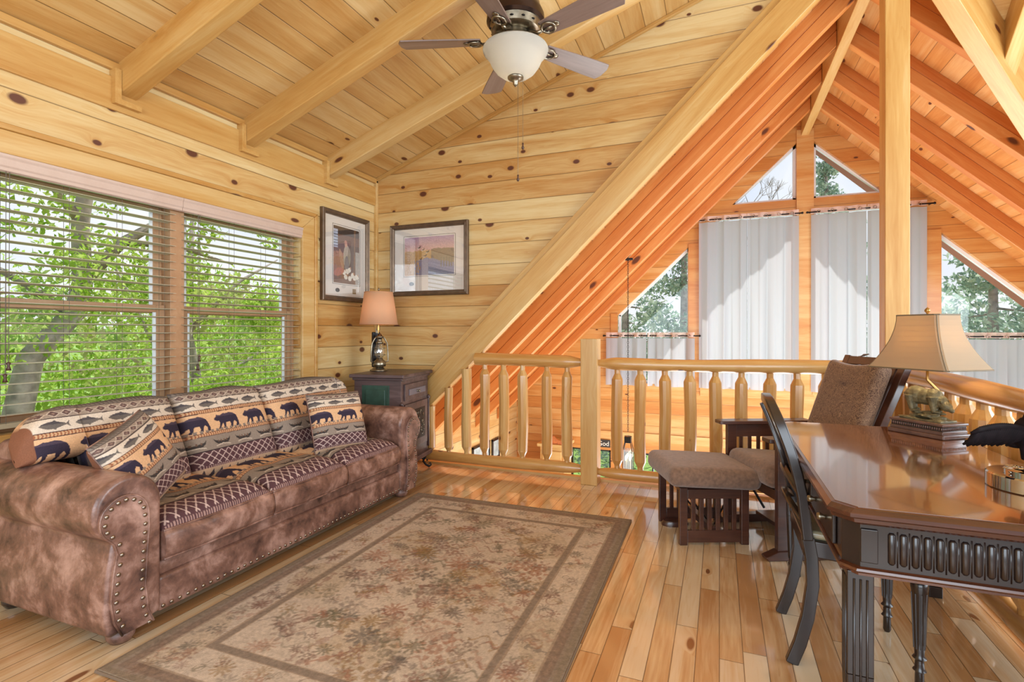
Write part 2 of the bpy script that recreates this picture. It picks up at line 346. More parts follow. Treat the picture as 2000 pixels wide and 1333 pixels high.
hem_m = mix_shader('curtain_hem', node('ShaderNodeBsdfTransparent', Color=(.95, .85, .8, 1)), node('ShaderNodeBsdfDiffuse', Color=(.8, .62, .55, 1)), .6)
shade_m = mix_shader('linen_lampshade', node('ShaderNodeBsdfTranslucent', Color=(.72, .50, .22, 1)), node('ShaderNodeBsdfDiffuse', Color=(.47, .41, .31, 1)), .5)
shade2_m = mix_shader('peach_lampshade', node('ShaderNodeBsdfTranslucent', Color=(.78, .50, .27, 1)), node('ShaderNodeBsdfDiffuse', Color=(.66, .50, .34, 1)), .55)
def leafmat(name, c1, c2, c3, tr=.45):
    m = bpy.data.materials.new(name); m.use_nodes = True; t = m.node_tree; t.nodes.clear(); N = t.nodes.new; K = t.links.new
    o = N('ShaderNodeOutputMaterial'); x = N('ShaderNodeMixShader'); x.inputs[0].default_value = tr; d = N('ShaderNodeBsdfDiffuse'); s = N('ShaderNodeBsdfTranslucent')
    g = N('ShaderNodeNewGeometry'); r = N('ShaderNodeValToRGB'); e = r.color_ramp.elements; e[0].position = 0; e[0].color = (*c1, 1); e[1].position = 1; e[1].color = (*c3, 1); q = e.new(.5); q.color = (*c2, 1)
    K(g.outputs['Random Per Island'], r.inputs[0]); K(r.outputs[0], d.inputs[0]); K(r.outputs[0], s.inputs[0]); K(d.outputs[0], x.inputs[1]); K(s.outputs[0], x.inputs[2]); K(x.outputs[0], o.inputs[0]); return m
leaf_g = leafmat('spring_leaves', L3(128, 170, 52), L3(172, 200, 84), L3(205, 222, 128))
leaf_y = leafmat('pale_leaves', L3(150, 170, 90), L3(190, 200, 120), L3(160, 150, 120))
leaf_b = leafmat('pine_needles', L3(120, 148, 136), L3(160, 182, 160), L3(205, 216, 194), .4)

# ------------------------------------------------------------------ frames: local X = grain, local Y = board direction
def frame(o, gx, by):
    gx = Vector(gx).normalized(); by = Vector(by).normalized(); n = gx.cross(by)
    m = Matrix((gx, by, n)).transposed().to_4x4(); m.translation = Vector(o); return m
def panel(name, mat, m, polys, d0, d1, bevel=0):
    M = Mesh()
    for p in polys: M.prism(p, lambda a, b, d: (a, b, d), d0, d1)
    return build(name, M, mat, mat=m, bevel=bevel)
def beam(name, p0, p1, up, wdt, hgt, mat, bevel=.006, parent=None, ends=None):
    """beam whose bottom centre line runs p0->p1; up = direction of its depth"""
    p0 = Vector(p0); p1 = Vector(p1); x = (p1 - p0); Lg = x.length; x.normalize(); up = Vector(up); up = (up - x * up.dot(x)).normalized()
    m = frame(p0, x, up.cross(x) * 1.0); m = Matrix((x, up.cross(x), up)).transposed().to_4x4(); m.translation = p0
    M = Mesh()
    a0, a1 = (0, 0) if ends is None else ends
    M.add([(0, -wdt / 2, 0), (Lg, -wdt / 2, 0), (Lg, wdt / 2, 0), (0, wdt / 2, 0), (a0, -wdt / 2, hgt), (Lg + a1, -wdt / 2, hgt), (Lg + a1, wdt / 2, hgt), (a0, wdt / 2, hgt)],
          [(0, 3, 2, 1), (4, 5, 6, 7), (0, 1, 5, 4), (1, 2, 6, 5), (2, 3, 7, 6), (3, 0, 4, 7)])
    return build(name, M, mat, mat=m, bevel=bevel)

SL = .97            # pitch of the great roof
def zl(x): return 2.92 + SL * x           # underside of the left rafters
def zr(x): return 5.0 - SL * x + .0       # underside of the right rafters
RX = 1.072
# ---- floor
struct(panel('floor', maple, frame((0, 0, 0), (0, 1, 0), (-1, 0, 0)), [[(-3.2, -1.16), (4.25, -1.16), (4.25, 3.3), (-3.2, 3.3)]], -.25, 0), 'glossy maple strip floor of the loft')
struct(build('trim_1', Mesh().box(-3.1, 1.2, 4.2, 4.26, -.3, .02).box(1.12, 1.2, -3.2, 4.2, -.3, .02), pine_b), 'pine edge board around the open side of the loft floor')
struct(panel('ground_floor', maple, frame((0, 0, -2.6), (0, 1, 0), (-1, 0, 0)), [[(1.0, -5.4), (8.1, -5.4), (8.1, 3.2), (1.0, 3.2)]], -.1, 0))
# ---- window wall (opening Y 1.28..3.22, z .74..2.05)
WY0, WY1, WZ0, WZ1 = 1.28, 3.22, .74, 2.05
m = frame((-3.1, 0, 0), (0, 1, 0), (0, 0, 1))
struct(panel('wall_left', pine, m, [[(-3.2, -.3), (4.4, -.3), (4.4, WZ0), (-3.2, WZ0)], [(-3.2, WZ0), (WY0, WZ0), (WY0, WZ1), (-3.2, WZ1)], [(WY1, WZ0), (4.4, WZ0), (4.4, WZ1), (WY1, WZ1)], [(-3.2, WZ1), (4.4, WZ1), (4.4, 2.72), (-3.2, 2.72)]], -.2, 0), 'knotty pine board wall with the big window')
struct(panel('trim_2', pine_b, m, [[(-3.2, 2.44), (4.2, 2.44), (4.2, 2.62), (-3.2, 2.62)]], 0, .018, .003), 'plain pine frieze board below the ceiling beams')
struct(panel('trim_3', pine_b, m, [[(-3.2, 2.655), (4.2, 2.655), (4.2, 2.70), (-3.2, 2.70)]], 0, .03, .006), 'narrow crown strip where window wall meets ceiling')
# casing round the window
M = Mesh(); e = .13
M.prism([(WY0 - e, WZ1 + .11), (WY1 + e, WZ1 + .11), (WY1, WZ1), (WY0, WZ1)], lambda a, b, d: (a, b, d), 0, .024)
M.prism([(WY1, WZ1), (WY1 + e, WZ1 + .11), (WY1 + e, WZ0 - e), (WY1, WZ0)], lambda a, b, d: (a, b, d), 0, .024)
M.prism([(WY0, WZ1), (WY0 - e, WZ1 + .11), (WY0 - e, WZ0 - e), (WY0, WZ0)], lambda a, b, d: (a, b, d), 0, .024)
M.prism([(WY0, WZ0), (WY1, WZ0), (WY1 + e, WZ0 - e), (WY0 - e, WZ0 - e)], lambda a, b, d: (a, b, d), 0, .024)
struct(build('trim_4', M, pine_b, mat=m, bevel=.004), 'mitred pine casing around the window')
M = Mesh(); M.prism([(WY1 + e, WZ0 - e), (WY1 + e + .03, WZ0 - e), (WY1 + e + .03, WZ1 + .14), (WY1 + e, WZ1 + .11)], lambda a, b, d: (a, b, d), 0, .034)
M.prism([(WY0 - e, WZ1 + .11), (WY1 + e, WZ1 + .11), (WY1 + e + .03, WZ1 + .14), (WY0 - e, WZ1 + .14)], lambda a, b, d: (a, b, d), 0, .034)
struct(build('trim_5', M, pine_b, mat=m, bevel=.006), 'outer back band of the window casing')
# ---- window units
win = thing('window_1', 'wide pair of double hung windows with tan sashes behind the sofa', 'window', (-3.1, 2.25, .74)); win['kind'] = 'structure'; del win['category']
o3 = (-3.1, 2.25, .74)
M = Mesh().box(-3.24, -3.17, WY0, WY0 + .03, WZ0, WZ1).box(-3.24, -3.17, WY1 - .03, WY1, WZ0, WZ1).box(-3.24, -3.17, WY0, WY1, WZ1 - .03, WZ1).box(-3.24, -3.17, WY0, WY1, WZ0, WZ0 + .03).box(-3.24, -3.13, 2.185, 2.275, WZ0, WZ1)
build('window_frame', M, tan_vinyl, win, off=o3, bevel=.003)
for (a, b) in ((WY0 + .03, 2.185), (2.275, WY1 - .03)):
    for (z0, z1, dx) in ((WZ0 + .03, 1.385, 0), (1.335, WZ1 - .03, -.03)):
        M = Mesh(); x0, x1 = -3.205 + dx, -3.175 + dx; s = .055
        M.box(x0, x1, a, a + s, z0, z1).box(x0, x1, b - s, b, z0, z1).box(x0, x1, a + s, b - s, z0, z0 + (.05 if z0 < 1 else .045)).box(x0, x1, a + s, b - s, z1 - (.045 if z0 < 1 else .05), z1)
        q = build('sash', M, tan_vinyl, win, off=o3, bevel=.003)
        M = Mesh().box(x0 + .002, x0 + .01, a + s - .02, a + s, z0 + .03, z1 - .03).box(x0 + .002, x0 + .01, b - s, b - s + .02, z0 + .03, z1 - .03)
        build('pane', Mesh().box(x0 + .012, x0 + .016, a + s - .01, b - s + .01, z0 + .03, z1 - .03), glass_m, q, off=o3)
        build('glazing_bead', Mesh().box(x0 + .016, x0 + .026, a + s, a + s + .016, z0 + .045, z1 - .04).box(x0 + .016, x0 + .026, b - s - .016, b - s, z0 + .045, z1 - .04), vinyl, q, off=o3)
# ---- blinds
def blind(y0, y1, label, tas):
    b = thing('window_blind', label, 'blind', (-3.1, (y0 + y1) / 2, 1.97), group='cream slat blinds in the big window'); of = (-3.1, (y0 + y1) / 2, 1.97)
    M = Mesh().prism([(0, 0), (.012, .006), (.012, .02), (.018, .028), (.018, .06), (.024, .07), (.024, .082), (0, .082)], lambda a, bb, d: (-3.095 + a, d, 1.966 + bb), y0 - (.015 if y0 < 2 else .024), y1 + (.024 if y0 < 2 else .015))
    build('valance', M, valance_m, b, off=of)
    build('headrail', Mesh().box(-3.15, -3.105, y0, y1, 1.975, 2.03), vinyl, b, off=of)
    M = Mesh(); k = 0; z = 1.945
    while z > .80:
        t = .006
        M.add([(-3.155, y0, z - t), (-3.13, y0, z + .001), (-3.105, y0, z - .001), (-3.105, y1, z - .001), (-3.13, y1, z + .001), (-3.155, y1, z - t),
               (-3.155, y0, z - t - .0028), (-3.13, y0, z - .0018), (-3.105, y0, z - .0038), (-3.105, y1, z - .0038), (-3.13, y1, z - .0018), (-3.155, y1, z - t - .0028)],
              [(0, 1, 4, 5), (1, 2, 3, 4), (6, 11, 10, 7), (7, 10, 9, 8), (0, 5, 11, 6), (2, 8, 9, 3), (0, 6, 7, 1), (1, 7, 8, 2), (3, 9, 10, 4), (4, 10, 11, 5)])
        z -= .0485
    build('slats', M, white_m, b, off=of)
    build('bottom_rail', Mesh().box(-3.155, -3.105, y0, y1, .765, .79), white_m, b, off=of, bevel=.003)
    M = Mesh()
    for f in (.1, .38, .66, .92):
        yy = y0 + (y1 - y0) * f
        M.tube([(-3.106, yy, 1.98), (-3.106, yy, .78)], .0011, 5); M.tube([(-3.154, yy, 1.98), (-3.154, yy, .78)], .0011, 5)
    build('ladder_cord', M, cordm, b, off=of)
    for (yy, zz) in tas:
        q = build('pull_cord', Mesh().tube([(-3.088, yy + .004, 1.97), (-3.088, yy, zz + .03)], .0014, 5), cordm, b, off=of)
        build('tassel', Mesh().lathe([(.003, .04), (.009, .036), (.005, .022), (.006, .016), (.0105, 0), (0, 0)], 10, (-3.088, yy, zz)), tassel_m, q, off=of, smooth=True)
blind(WY0 + .012, 2.205, 'cream two inch slat blind on the wider near half of window', [(1.385, 1.04), (1.372, .985)])
blind(2.255, WY1 - .012, 'cream two inch slat blind on the narrower half nearest the pictures', [(2.345, 1.03), (2.335, .975)])

# ---- ceiling of the loft
CS = .3585
def zc(x): return 3.811 + CS * x
m = frame((-3.1, 0, zc(-3.1)), (0, 1, 0), (1, 0, CS)); lc = (RX + 3.1) * math.hypot(1, CS)
struct(panel('ceiling', pine_c, m, [[(-3.2, -.3), (4.2, -.3), (4.2, lc), (-3.2, lc)]], -.06, 0), 'sloping tongue and groove pine ceiling of the loft')
i = 0
blab = ['nearest sloping ceiling beam, above the left blind', 'middle sloping ceiling beam, passing behind the fan blade', 'farthest sloping ceiling beam, ending beside the picture corner']
for yb in (1.91, 2.72, 3.55):
    t = beam('ceiling_beam', (-3.1, yb, 2.53), (RX, yb, 2.53 + CS * (RX + 3.1)), (0, 0, 1), .10, .185, pine_b, bevel=.008); tag(t, blab[i], 'beam', 'exposed beams under the loft ceiling')
    M = Mesh(); M.prism([(yb - .085, 2.66), (yb - .085, 2.47), (yb + .055, 2.47), (yb + .055, 2.50), (yb - .052, 2.50), (yb - .052, 2.66)][::-1], lambda a, b, d: (d, a, b), -3.1, -3.05)
    struct(build('trim_%d' % (6 + i), M, pine_b)); i += 1
struct(panel('trim_9', pine_b, frame((-3.1, 4.2, zc(-3.1)), (1, 0, CS), (0, -1, 0)), [[(0, 0), (lc, 0), (lc, .03), (0, .03)]], 0, .03, .004), 'thin strip along the slope where back wall meets ceiling')
struct(build('trim_10', Mesh().box(-3.1, -3.07, 4.17, 4.2, 0, 2.69), pine_b, bevel=.004), 'upright corner strip beside the two pictures')

# ---- back wall and great roof
m = frame((0, 4.2, 0), (1, 0, 0), (0, 0, 1))
struct(panel('wall_back', pine, m, [[(-3.1, 0), (-2.95, .15), (RX, zl(RX) + .1), (RX, zc(RX)), (-3.1, zc(-3.1))]], -.05, 0), 'knotty pine board wall with the marsh picture')
# left great-roof boards and rafters
def roofm(side):
    if side < 0: return frame((RX, 0, zl(RX) + .26), (0, 1, 0), (-1, 0, -SL))
    return frame((RX, 0, zr(RX) + .26), (0, 1, 0), (1, 0, -SL))
nl = math.hypot(1, SL)
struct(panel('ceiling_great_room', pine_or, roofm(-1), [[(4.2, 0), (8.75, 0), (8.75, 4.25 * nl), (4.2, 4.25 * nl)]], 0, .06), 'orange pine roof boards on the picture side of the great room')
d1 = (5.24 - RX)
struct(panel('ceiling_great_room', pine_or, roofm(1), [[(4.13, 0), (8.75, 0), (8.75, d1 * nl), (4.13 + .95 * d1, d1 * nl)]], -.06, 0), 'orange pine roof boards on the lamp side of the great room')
ys = [4.93, 5.70, 6.46, 7.20]
names = ['rafter on the picture side, first behind the wide diagonal beam', 'rafter on the picture side that carries the lantern chain', 'rafter on the picture side, second from the gable windows', 'rafter on the picture side, next to the gable windows']
t = thing('diagonal_beam', 'wide pale pine beam running diagonally down to the log railing', 'beam', (-3.1, 4.165, zl(-3.1)))
of = (-3.1, 4.165, zl(-3.1))
def slab(name, x0, x1, y0, y1, h0, h1, mat, parent, of, side=-1, bev=.005):
    z = zl if side < 0 else zr
    sgn = 1 if side < 0 else -1
    ux = Vector((1, 0, SL * sgn)).normalized(); p0 = Vector((x0, y0, z(x0) + h0)); Lg = (Vector((x1, 0, z(x1))) - Vector((x0, 0, z(x0)))).length
    m = Matrix((ux, Vector((0, 1, 0)), ux.cross(Vector((0, 1, 0))))).transposed().to_4x4()
    m.translation = p0 - (Vector(of) if parent is not None else Vector((0, 0, 0)))
    perp = (h1 - h0) / nl; sh = (h1 - h0) * SL / nl * sgn
    wd = y1 - y0; M = Mesh()
    M.add([(0, 0, 0), (Lg, 0, 0), (Lg, wd, 0), (0, wd, 0), (sh, 0, perp), (Lg + sh, 0, perp), (Lg + sh, wd, perp), (sh, wd, perp)], [(0, 3, 2, 1), (4, 5, 6, 7), (0, 1, 5, 4), (1, 2, 6, 5), (2, 3, 7, 6), (3, 0, 4, 7)])
    q = build(name, M, mat, parent, bevel=bev); q.matrix_local = m; return q
slab('beam_face', -3.06, RX - .05, 4.12, 4.21, 0, .262, pine_b, t, of)
slab('cap_strip', -3.06, RX - .05, 4.14, 4.2, .264, .335, pine_b, t, of, bev=.004)
grp = 'sloping rafters of the great room roof'
for y, lab in zip(ys, names):
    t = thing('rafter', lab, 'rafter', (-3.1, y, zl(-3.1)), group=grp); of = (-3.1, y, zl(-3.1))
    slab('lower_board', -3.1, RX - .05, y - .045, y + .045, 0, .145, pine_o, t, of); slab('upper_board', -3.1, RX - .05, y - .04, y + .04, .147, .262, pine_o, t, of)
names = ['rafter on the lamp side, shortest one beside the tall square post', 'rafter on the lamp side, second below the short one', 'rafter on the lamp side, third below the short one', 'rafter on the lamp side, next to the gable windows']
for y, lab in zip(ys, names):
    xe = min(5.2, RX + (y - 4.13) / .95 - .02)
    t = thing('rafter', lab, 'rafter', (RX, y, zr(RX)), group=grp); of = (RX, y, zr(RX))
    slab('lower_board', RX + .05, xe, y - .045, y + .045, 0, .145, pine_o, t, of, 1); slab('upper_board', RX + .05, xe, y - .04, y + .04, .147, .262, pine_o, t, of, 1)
t = beam('ridge_beam', (RX, 4.13, 3.87), (RX, 7.98, 3.87), (0, 0, 1), .095, .38, pine_b); tag(t, 'long pale ridge beam at the peak between both roof slopes', 'beam')
# valley beam and side dormer on the lamp side
t = beam('valley_beam', (RX + .15, 4.245, zr(RX) - .10 - SL * .10), (RX + 2.2, 4.15 + 2.09, zr(RX) - .10 - SL * 2.15), (0, 0, 1), .13, .30, pine_b); tag(t, 'thick slanting valley beam in the upper corner behind the lamp', 'beam')
def zd(y): return zr(RX) + .26 - (SL * .95 + .1) * (y - 4.13)
m = frame((RX, 4.13, zr(RX) + .26), (1, 0, 0), (0, 1, -SL / .95))
nd = math.hypot(1, SL / .95)
struct(panel('ceiling_dormer', pine_c, m, [[(0, 0), (4.17, 0), (4.17, 4.17 * .95 * nd)]], 0, .06), 'pine boards of the side dormer above the valley beam')
t = beam('dormer_rafter', (1.98, 4.1, zr(RX) - .02), (1.98, 4.13 + .95 * .87, zr(RX) - .02 - SL * .87), (0, 0, 1), .10, .26, pine_b); tag(t, 'short dormer rafter meeting the valley beam at the upper corner', 'rafter')
struct(build('ceiling_side', Mesh().box(RX, 5.24, -3.2, 4.13, 4.2, 4.26), pine_c))

# ---- gable wall
GY = 7.98
def gt(x): return min(2.86 + .957 * x, 2.86 + .957 * (2 * RX - x))
def rt(x): return min(zl(x) + .27, zr(x) + .27)
mg = frame((0, GY, 0), (1, 0, 0), (0, 0, 1))
P = [[(-3.1, -.60), (5.24, -.60), (5.24, .45), (-3.1, .45)],
     [(-3.1, -2.6), (-2.2, -2.6), (-2.2, -.6), (-3.1, -.6)], [(-1.55, -2.6), (-1.36, -2.6), (-1.36, -.6), (-1.55, -.6)], [(-.5, -2.6), (5.24, -2.6), (5.24, -.6), (-.5, -.6)],
     [(-2.2, -2.6), (-1.55, -2.6), (-1.55, -1.7), (-2.2, -1.7)],
     [(-3.1, .45), (-1.46, .45), (-1.46, rt(-1.46)), (-3.1, rt(-3.1))], [(3.6, .45), (5.24, .45), (5.24, rt(5.24)), (3.6, rt(3.6))],
     [(-1.46, gt(-1.46)), (RX, gt(RX)), (RX, rt(RX)), (-1.46, rt(-1.46))], [(RX, gt(RX)), (3.6, gt(3.6)), (3.6, rt(3.6)), (RX, rt(RX))],
     [(-.40, .45), (-.24, .45), (-.24, gt(-.24)), (-.40, gt(-.40))], [(2.38, .45), (2.54, .45), (2.54, gt(2.54)), (2.38, gt(2.38))],
     [(0, 2.86), (2.144, 2.86), (1.98, 3.02), (.167, 3.02)]]
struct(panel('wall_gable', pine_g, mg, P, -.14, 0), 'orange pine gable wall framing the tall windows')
struct(build('trim_11', Mesh().box(.97, 1.175, GY - .03, GY + .1, -2.6, 3.95), pine_g), 'upright centre post between the tall windows')
M = Mesh()
for (a, b) in ((-1.46, -.40), (2.54, 3.6), (-.24, .97), (1.175, 2.38)): M.box(a - .02, b + .02, GY - .045, GY + .12, .38, .45); M.box(a - .02, b + .02, GY - .02, GY, .30, .38)
struct(build('trim_12', M, pine_g, bevel=.003), 'window sills and aprons along the gable')
M = Mesh(); M.box(-1.55, -1.44, GY - .02, GY, .38, 1.5).box(-.42, -.22, GY - .02, GY, .38, 2.5).box(2.36, 2.56, GY - .02, GY, .38, 2.5).box(3.58, 3.70, GY - .02, GY, .38, 1.5)
struct(build('trim_13', M, pine_g, bevel=.003), 'upright casings of the gable windows')
struct(build('trim_14', Mesh().box(-3.1, 5.24, GY - .02, GY, -.42, -.30), pine_g, bevel=.003))
k = 2
for pts in ([(-1.44, .45), (-.40, .45), (-.40, gt(-.40)), (-1.44, gt(-1.44))], [(-.24, .45), (.97, .45), (.97, 2.86), (0, 2.86), (-.24, 2.63)], [(1.175, .45), (2.38, .45), (2.38, 2.63), (2.144, 2.86), (1.175, 2.86)],
            [(2.54, .45), (3.6, .45), (3.6, gt(3.6)), (2.54, gt(2.54))], [(.13, 3.02), (.97, 3.02), (.97, gt(.97))], [(1.175, 3.02), (2.01, 3.02), (1.175, gt(1.175))], [(-2.2, -1.7), (-1.55, -1.7), (-1.55, -.6), (-2.2, -.6)], [(-1.36, -2.6), (-.5, -2.6), (-.5, -.6), (-1.36, -.6)]):
    cx = sum(p[0] for p in pts) / len(pts); cz = sum(p[1] for p in pts) / len(pts)
    wv = thing('window_%d' % k, '', 'window', (cx, GY + .09, cz)); wv['kind'] = 'structure'; del wv['category']; del wv['label']
    M = Mesh(); n = len(pts); s = .035
    for a in range(n):
        p, q = pts[a], pts[(a + 1) % n]; d = Vector((q[0] - p[0], q[1] - p[1])).normalized(); nn = Vector((-d.y, d.x)) * s
        M.prism([p, q, (q[0] + nn.x, q[1] + nn.y), (p[0] + nn.x, p[1] + nn.y)], lambda a_, b_, dd: (a_, dd, b_), GY + .06, GY + .11)
    if k >= 8: xm = cx; zm = [(-1.15 if k == 8 else -.9)][0]; M.box(xm - .012, xm + .012, GY + .07, GY + .1, min(p[1] for p in pts), max(p[1] for p in pts)); M.box(pts[0][0], pts[1][0], GY + .07, GY + .1, zm - .012, zm + .012)
    build('window_frame', M, vinyl if k < 8 else espresso, wv, off=(cx, GY + .09, cz))
    build('pane', Mesh().prism(pts, lambda a_, b_, dd: (a_, dd, b_), GY + .083, GY + .087), glass_m, wv, off=(cx, GY + .09, cz)); k += 1
# side walls of the great room, rails of outside soffit
struct(panel('wall_great_room_left', pine, frame((-3.1, 4.2, 0), (0, 1, 0), (0, 0, 1)), [[(0, -2.6), (3.78, -2.6), (3.78, .2), (0, .2)]], -.15, 0), 'sunlit pine board wall below the rafters beside the stairs')
struct(panel('wall_great_room_right', pine, frame((5.24, 4.2, 0), (0, 1, 0), (0, 0, 1)), [[(-3, -2.6), (3.78, -2.6), (3.78, .3), (-3, .3)]], 0, .15))
struct(build('exterior_soffit', Mesh().prism([(-3.6, zl(-3.6) + .12), (RX, zl(RX) + .12), (5.74, zr(5.74) + .12), (5.74, zr(5.74) + .2), (RX, zl(RX) + .2), (-3.6, zl(-3.6) + .2)], lambda a, b, d: (a, d, b), GY + .14, GY + .8), brick_dark))

# ---- curtains
def curtain(x0, x1, ztop, zbot, label, grp, seed):
    c = thing('sheer_curtain', label, 'curtain', ((x0 + x1) / 2, GY - .09, ztop), group=grp); of = ((x0 + x1) / 2, GY - .09, ztop)
    r_ = random.Random(seed); ph = [r_.uniform(0, 6.28) for _ in range(4)]; wdt = x1 - x0
    u = np.linspace(0, 1, 120); v = np.linspace(0, 1, 40); U, V = np.meshgrid(u, v, indexing='ij')
    def sheet(za, zb_):
        Z = za + (zb_ - za) * V; amp = .03 * (.4 + .6 * V) 
        Y = GY - .085 + amp * (np.sin(U * wdt * 30 + ph[0] + .6 * np.sin(V * 2 + ph[1])) + .5 * np.sin(U * wdt * 55 + ph[2]))
        X = x0 + wdt * U + .008 * np.sin(U * wdt * 30 * 2 + ph[3])
        return np.stack([X, Y, Z], -1)
    full = sheet(ztop, zbot)
    gridmesh('cloth', [full], curtain_m, c, off=of)
    hem = sheet(ztop + .085, ztop)
    gridmesh('top_hem', [hem[:, ::8]], hem_m, c, off=of)
    n = max(2, int(round(wdt / .17)))
    for i in range(n):
        xx = x0 + (i + .5) * wdt / n
        M = Mesh().tube([(xx + .018 * math.cos(t), GY - .115, ztop + .035 + .018 * math.sin(t)) for t in np.linspace(0, 2 * math.pi, 13)], .0035, 6, caps=False)
        build('grommet', M, nail, c, off=of, smooth=True)
gA = 'white sheer panels on the gable windows'
curtain(-.28, .35, 2.78, .42, 'tall sheer panel at the picture end of the centre windows', gA, 1)
curtain(.355, .985, 2.78, .42, 'tall sheer panel just on the picture side of the centre post', gA, 2)
curtain(1.14, 1.76, 2.78, .42, 'tall sheer panel just on the post side beside the square post', gA, 3)
curtain(1.765, 2.39, 2.78, .42, 'tall sheer panel mostly hidden behind the square loft post', gA, 4)
curtain(-1.60, -1.0, 1.13, .42, 'short cafe panel behind the lantern chain', gA, 5)
curtain(-.995, -.32, 1.13, .42, 'short cafe panel between lantern chain and tall curtains', gA, 6)
curtain(2.50, 3.07, 1.13, .42, 'short cafe panel partly behind the bell lampshade', gA, 7)
curtain(3.075, 3.7, 1.13, .42, 'short cafe panel at the far right beyond the lampshade', gA, 8)
for (a, b, z, lab) in ((-.3, 1.03, 2.815, 'dark rod of the tall curtains on the picture side of the centre post'), (1.09, 2.47, 2.815, 'dark rod of the tall curtains that passes behind the square post'), (-1.64, -.26, 1.165, 'short dark rod crossing behind the lantern chain'), (2.46, 3.75, 1.165, 'short dark rod seen beside the bell lampshade')):
    M = Mesh().tube([(a, GY - .085, z), (b, GY - .085, z)], .009, 10)
    for xx in (a, b): M.ball((xx, GY - .085, z), .016, 10)
    for xx in (a + .03, b - .03): M.tube([(xx, GY - .085, z), (xx, GY, z)], .006, 8)
    tag(build('curtain_rod', M, black_iron, smooth=True), lab, 'curtain rod', 'curtain rods on the gable wall')

# ------------------------------------------------------------------ posts and log railings
CY = math.cos(R(YAW)); SY = math.sin(R(YAW))
def ray(px, py):
    u = (px - 1000) / 1015.; v = (649 - py) / 1015.; return (-SY + u * CY, CY + u * SY, v)
def x_at(px, y): r_ = ray(px, 0); return r_[0] / r_[1] * y
t = build('square_post', Mesh().box(1.007, 1.143, 4.062, 4.20, 0, 3.88), pine_b, mat=None, bevel=.006)
tag(t, 'tall square pine post rising from the railing corner to the ridge', 'post')
def vert_wood(name, x0, x1, y0, y1, z0, z1, mat, bev=.005, parent=None, of=(0, 0, 0)):
    m = Matrix(((0, 0, 1), (1, 0, 0), (0, 1, 0))).transposed().to_4x4()   # local x up
    m = Matrix((Vector((0, 0, 1)), Vector((1, 0, 0)), Vector((0, 1, 0)))).transposed().to_4x4(); m.translation = Vector((x0, y0, z0)) - Vector(of)
    o = build(name, Mesh().box(0, z1 - z0, 0, x1 - x0, 0, y1 - y0), mat, parent, bevel=bev); o.matrix_local = m; return o
bpy.data.objects.remove(t); t = vert_wood('square_post', 1.007, 1.143, 4.062, 4.20, 0, 3.88, pine_b); tag(t, 'tall square pine post rising from the railing corner to the ridge', 'post')
t = vert_wood('newel_post', -1.033, -.898, 4.065, 4.20, 0, 1.167, pine_b); tag(t, 'short square pine newel between the two lengths of log railing', 'post')
def baluster(mat_parent, x, y, z0, z1, r_, of, i, flat=False):
    q = random.Random(i * 13 + 5); M = Mesh(); n = 12; H = z1 - z0; pts = []; rad = []
    for (f, rr) in ((0, .5), (.045, .52), (.098, .99), (.11, 1.0), (.35, 1.04), (.6, 1.0), (.87, 1.02), (.885, 1.0), (.94, .52), (1., .5)):
        if flat and f > .87: rr = 1.0
        w_ = .0035 * math.sin(f * 7 + i); pts.append((x + w_, y, z0 + H * f)); rad.append(r_ * rr * (1 + .03 * math.sin(i + 5 * f)))
    M.tube(pts, rad, n, ph=.2 * i)
    v = [(p[2] - z0, p[0] - x, p[1] - y) for p in M.v]; M.v = v
    o = build('baluster', M, log, mat_parent, smooth='auto'); o.data.set_sharp_from_angle(angle=R(16))
    m = Matrix((Vector((0, 0, 1)), Vector((1, 0, 0)), Vector((0, 1, 0)))).transposed().to_4x4(); m.translation = Vector((x, y, z0)) - Vector(of); o.matrix_local = m; return o
def lograil(name, p0, p1, r_, parent, of, seed, taper=(1, 1)):
    p0 = Vector(p0); p1 = Vector(p1); x = (p1 - p0); Lg = x.length; x.normalize(); q = random.Random(seed); n = 26; pts = []; rad = []
    for i in range(n + 1):
        f = i / n; d = f * Lg; rr = r_ * (1 + .05 * math.sin(d * 3 + seed) + .04 * math.sin(d * 7.3 + seed * 2))
        if taper[0] and d < .12: rr *= .55 + .45 * d / .12
        if taper[1] and Lg - d < .12: rr *= .55 + .45 * (Lg - d) / .12
        pts.append((d, .006 * math.sin(d * 2.3 + seed), .005 * math.sin(d * 3.1 + seed))); rad.append(rr)
    m = Matrix((x, Vector((0, 0, 1)).cross(x), Vector((0, 0, 1)))).transposed().to_4x4(); m.translation = p0 - Vector(of)
    o = build(name, Mesh().tube(pts, rad, 14), log, parent, smooth='auto'); o.matrix_local = m; return o
RY = 4.13
of = (-1.8, RY, 0); t = thing('log_railing', 'short log railing between the cabinet and the newel, under the diagonal beam', 'railing', of)
lograil('top_rail', (-1.99, RY, .98), (-1.03, RY, .975), .052, t, of, 1, (0, 1)); lograil('bottom_rail', (-3.0, RY, .105), (-1.03, RY, .105), .048, t, of, 2, (0, 1))
for i, px in enumerate((842, 876, 911, 947, 984, 1021, 1068, 1107)):
    x = x_at(px, RY); top = .945 if x > -1.95 else zl(x) - .005; baluster(t, x, RY, .13, top, .043 if i > 1 else .038, of, i, flat=x < -1.95)
of = (0, RY, 0); t = thing('log_railing', 'long log railing between the newel and the tall square post, behind the glider', 'railing', of)
lograil('top_rail', (-.9, RY, .97), (1.01, RY, .972), .05, t, of, 3, (1, 0)); lograil('bottom_rail', (-.9, RY, .105), (1.01, RY, .105), .047, t, of, 4, (1, 0))
for i, px in enumerate((1205, 1250, 1299, 1348, 1398, 1448, 1503, 1556, 1612, 1667)): baluster(t, x_at(px, RY), RY, .13, .94, .044, of, 20 + i)
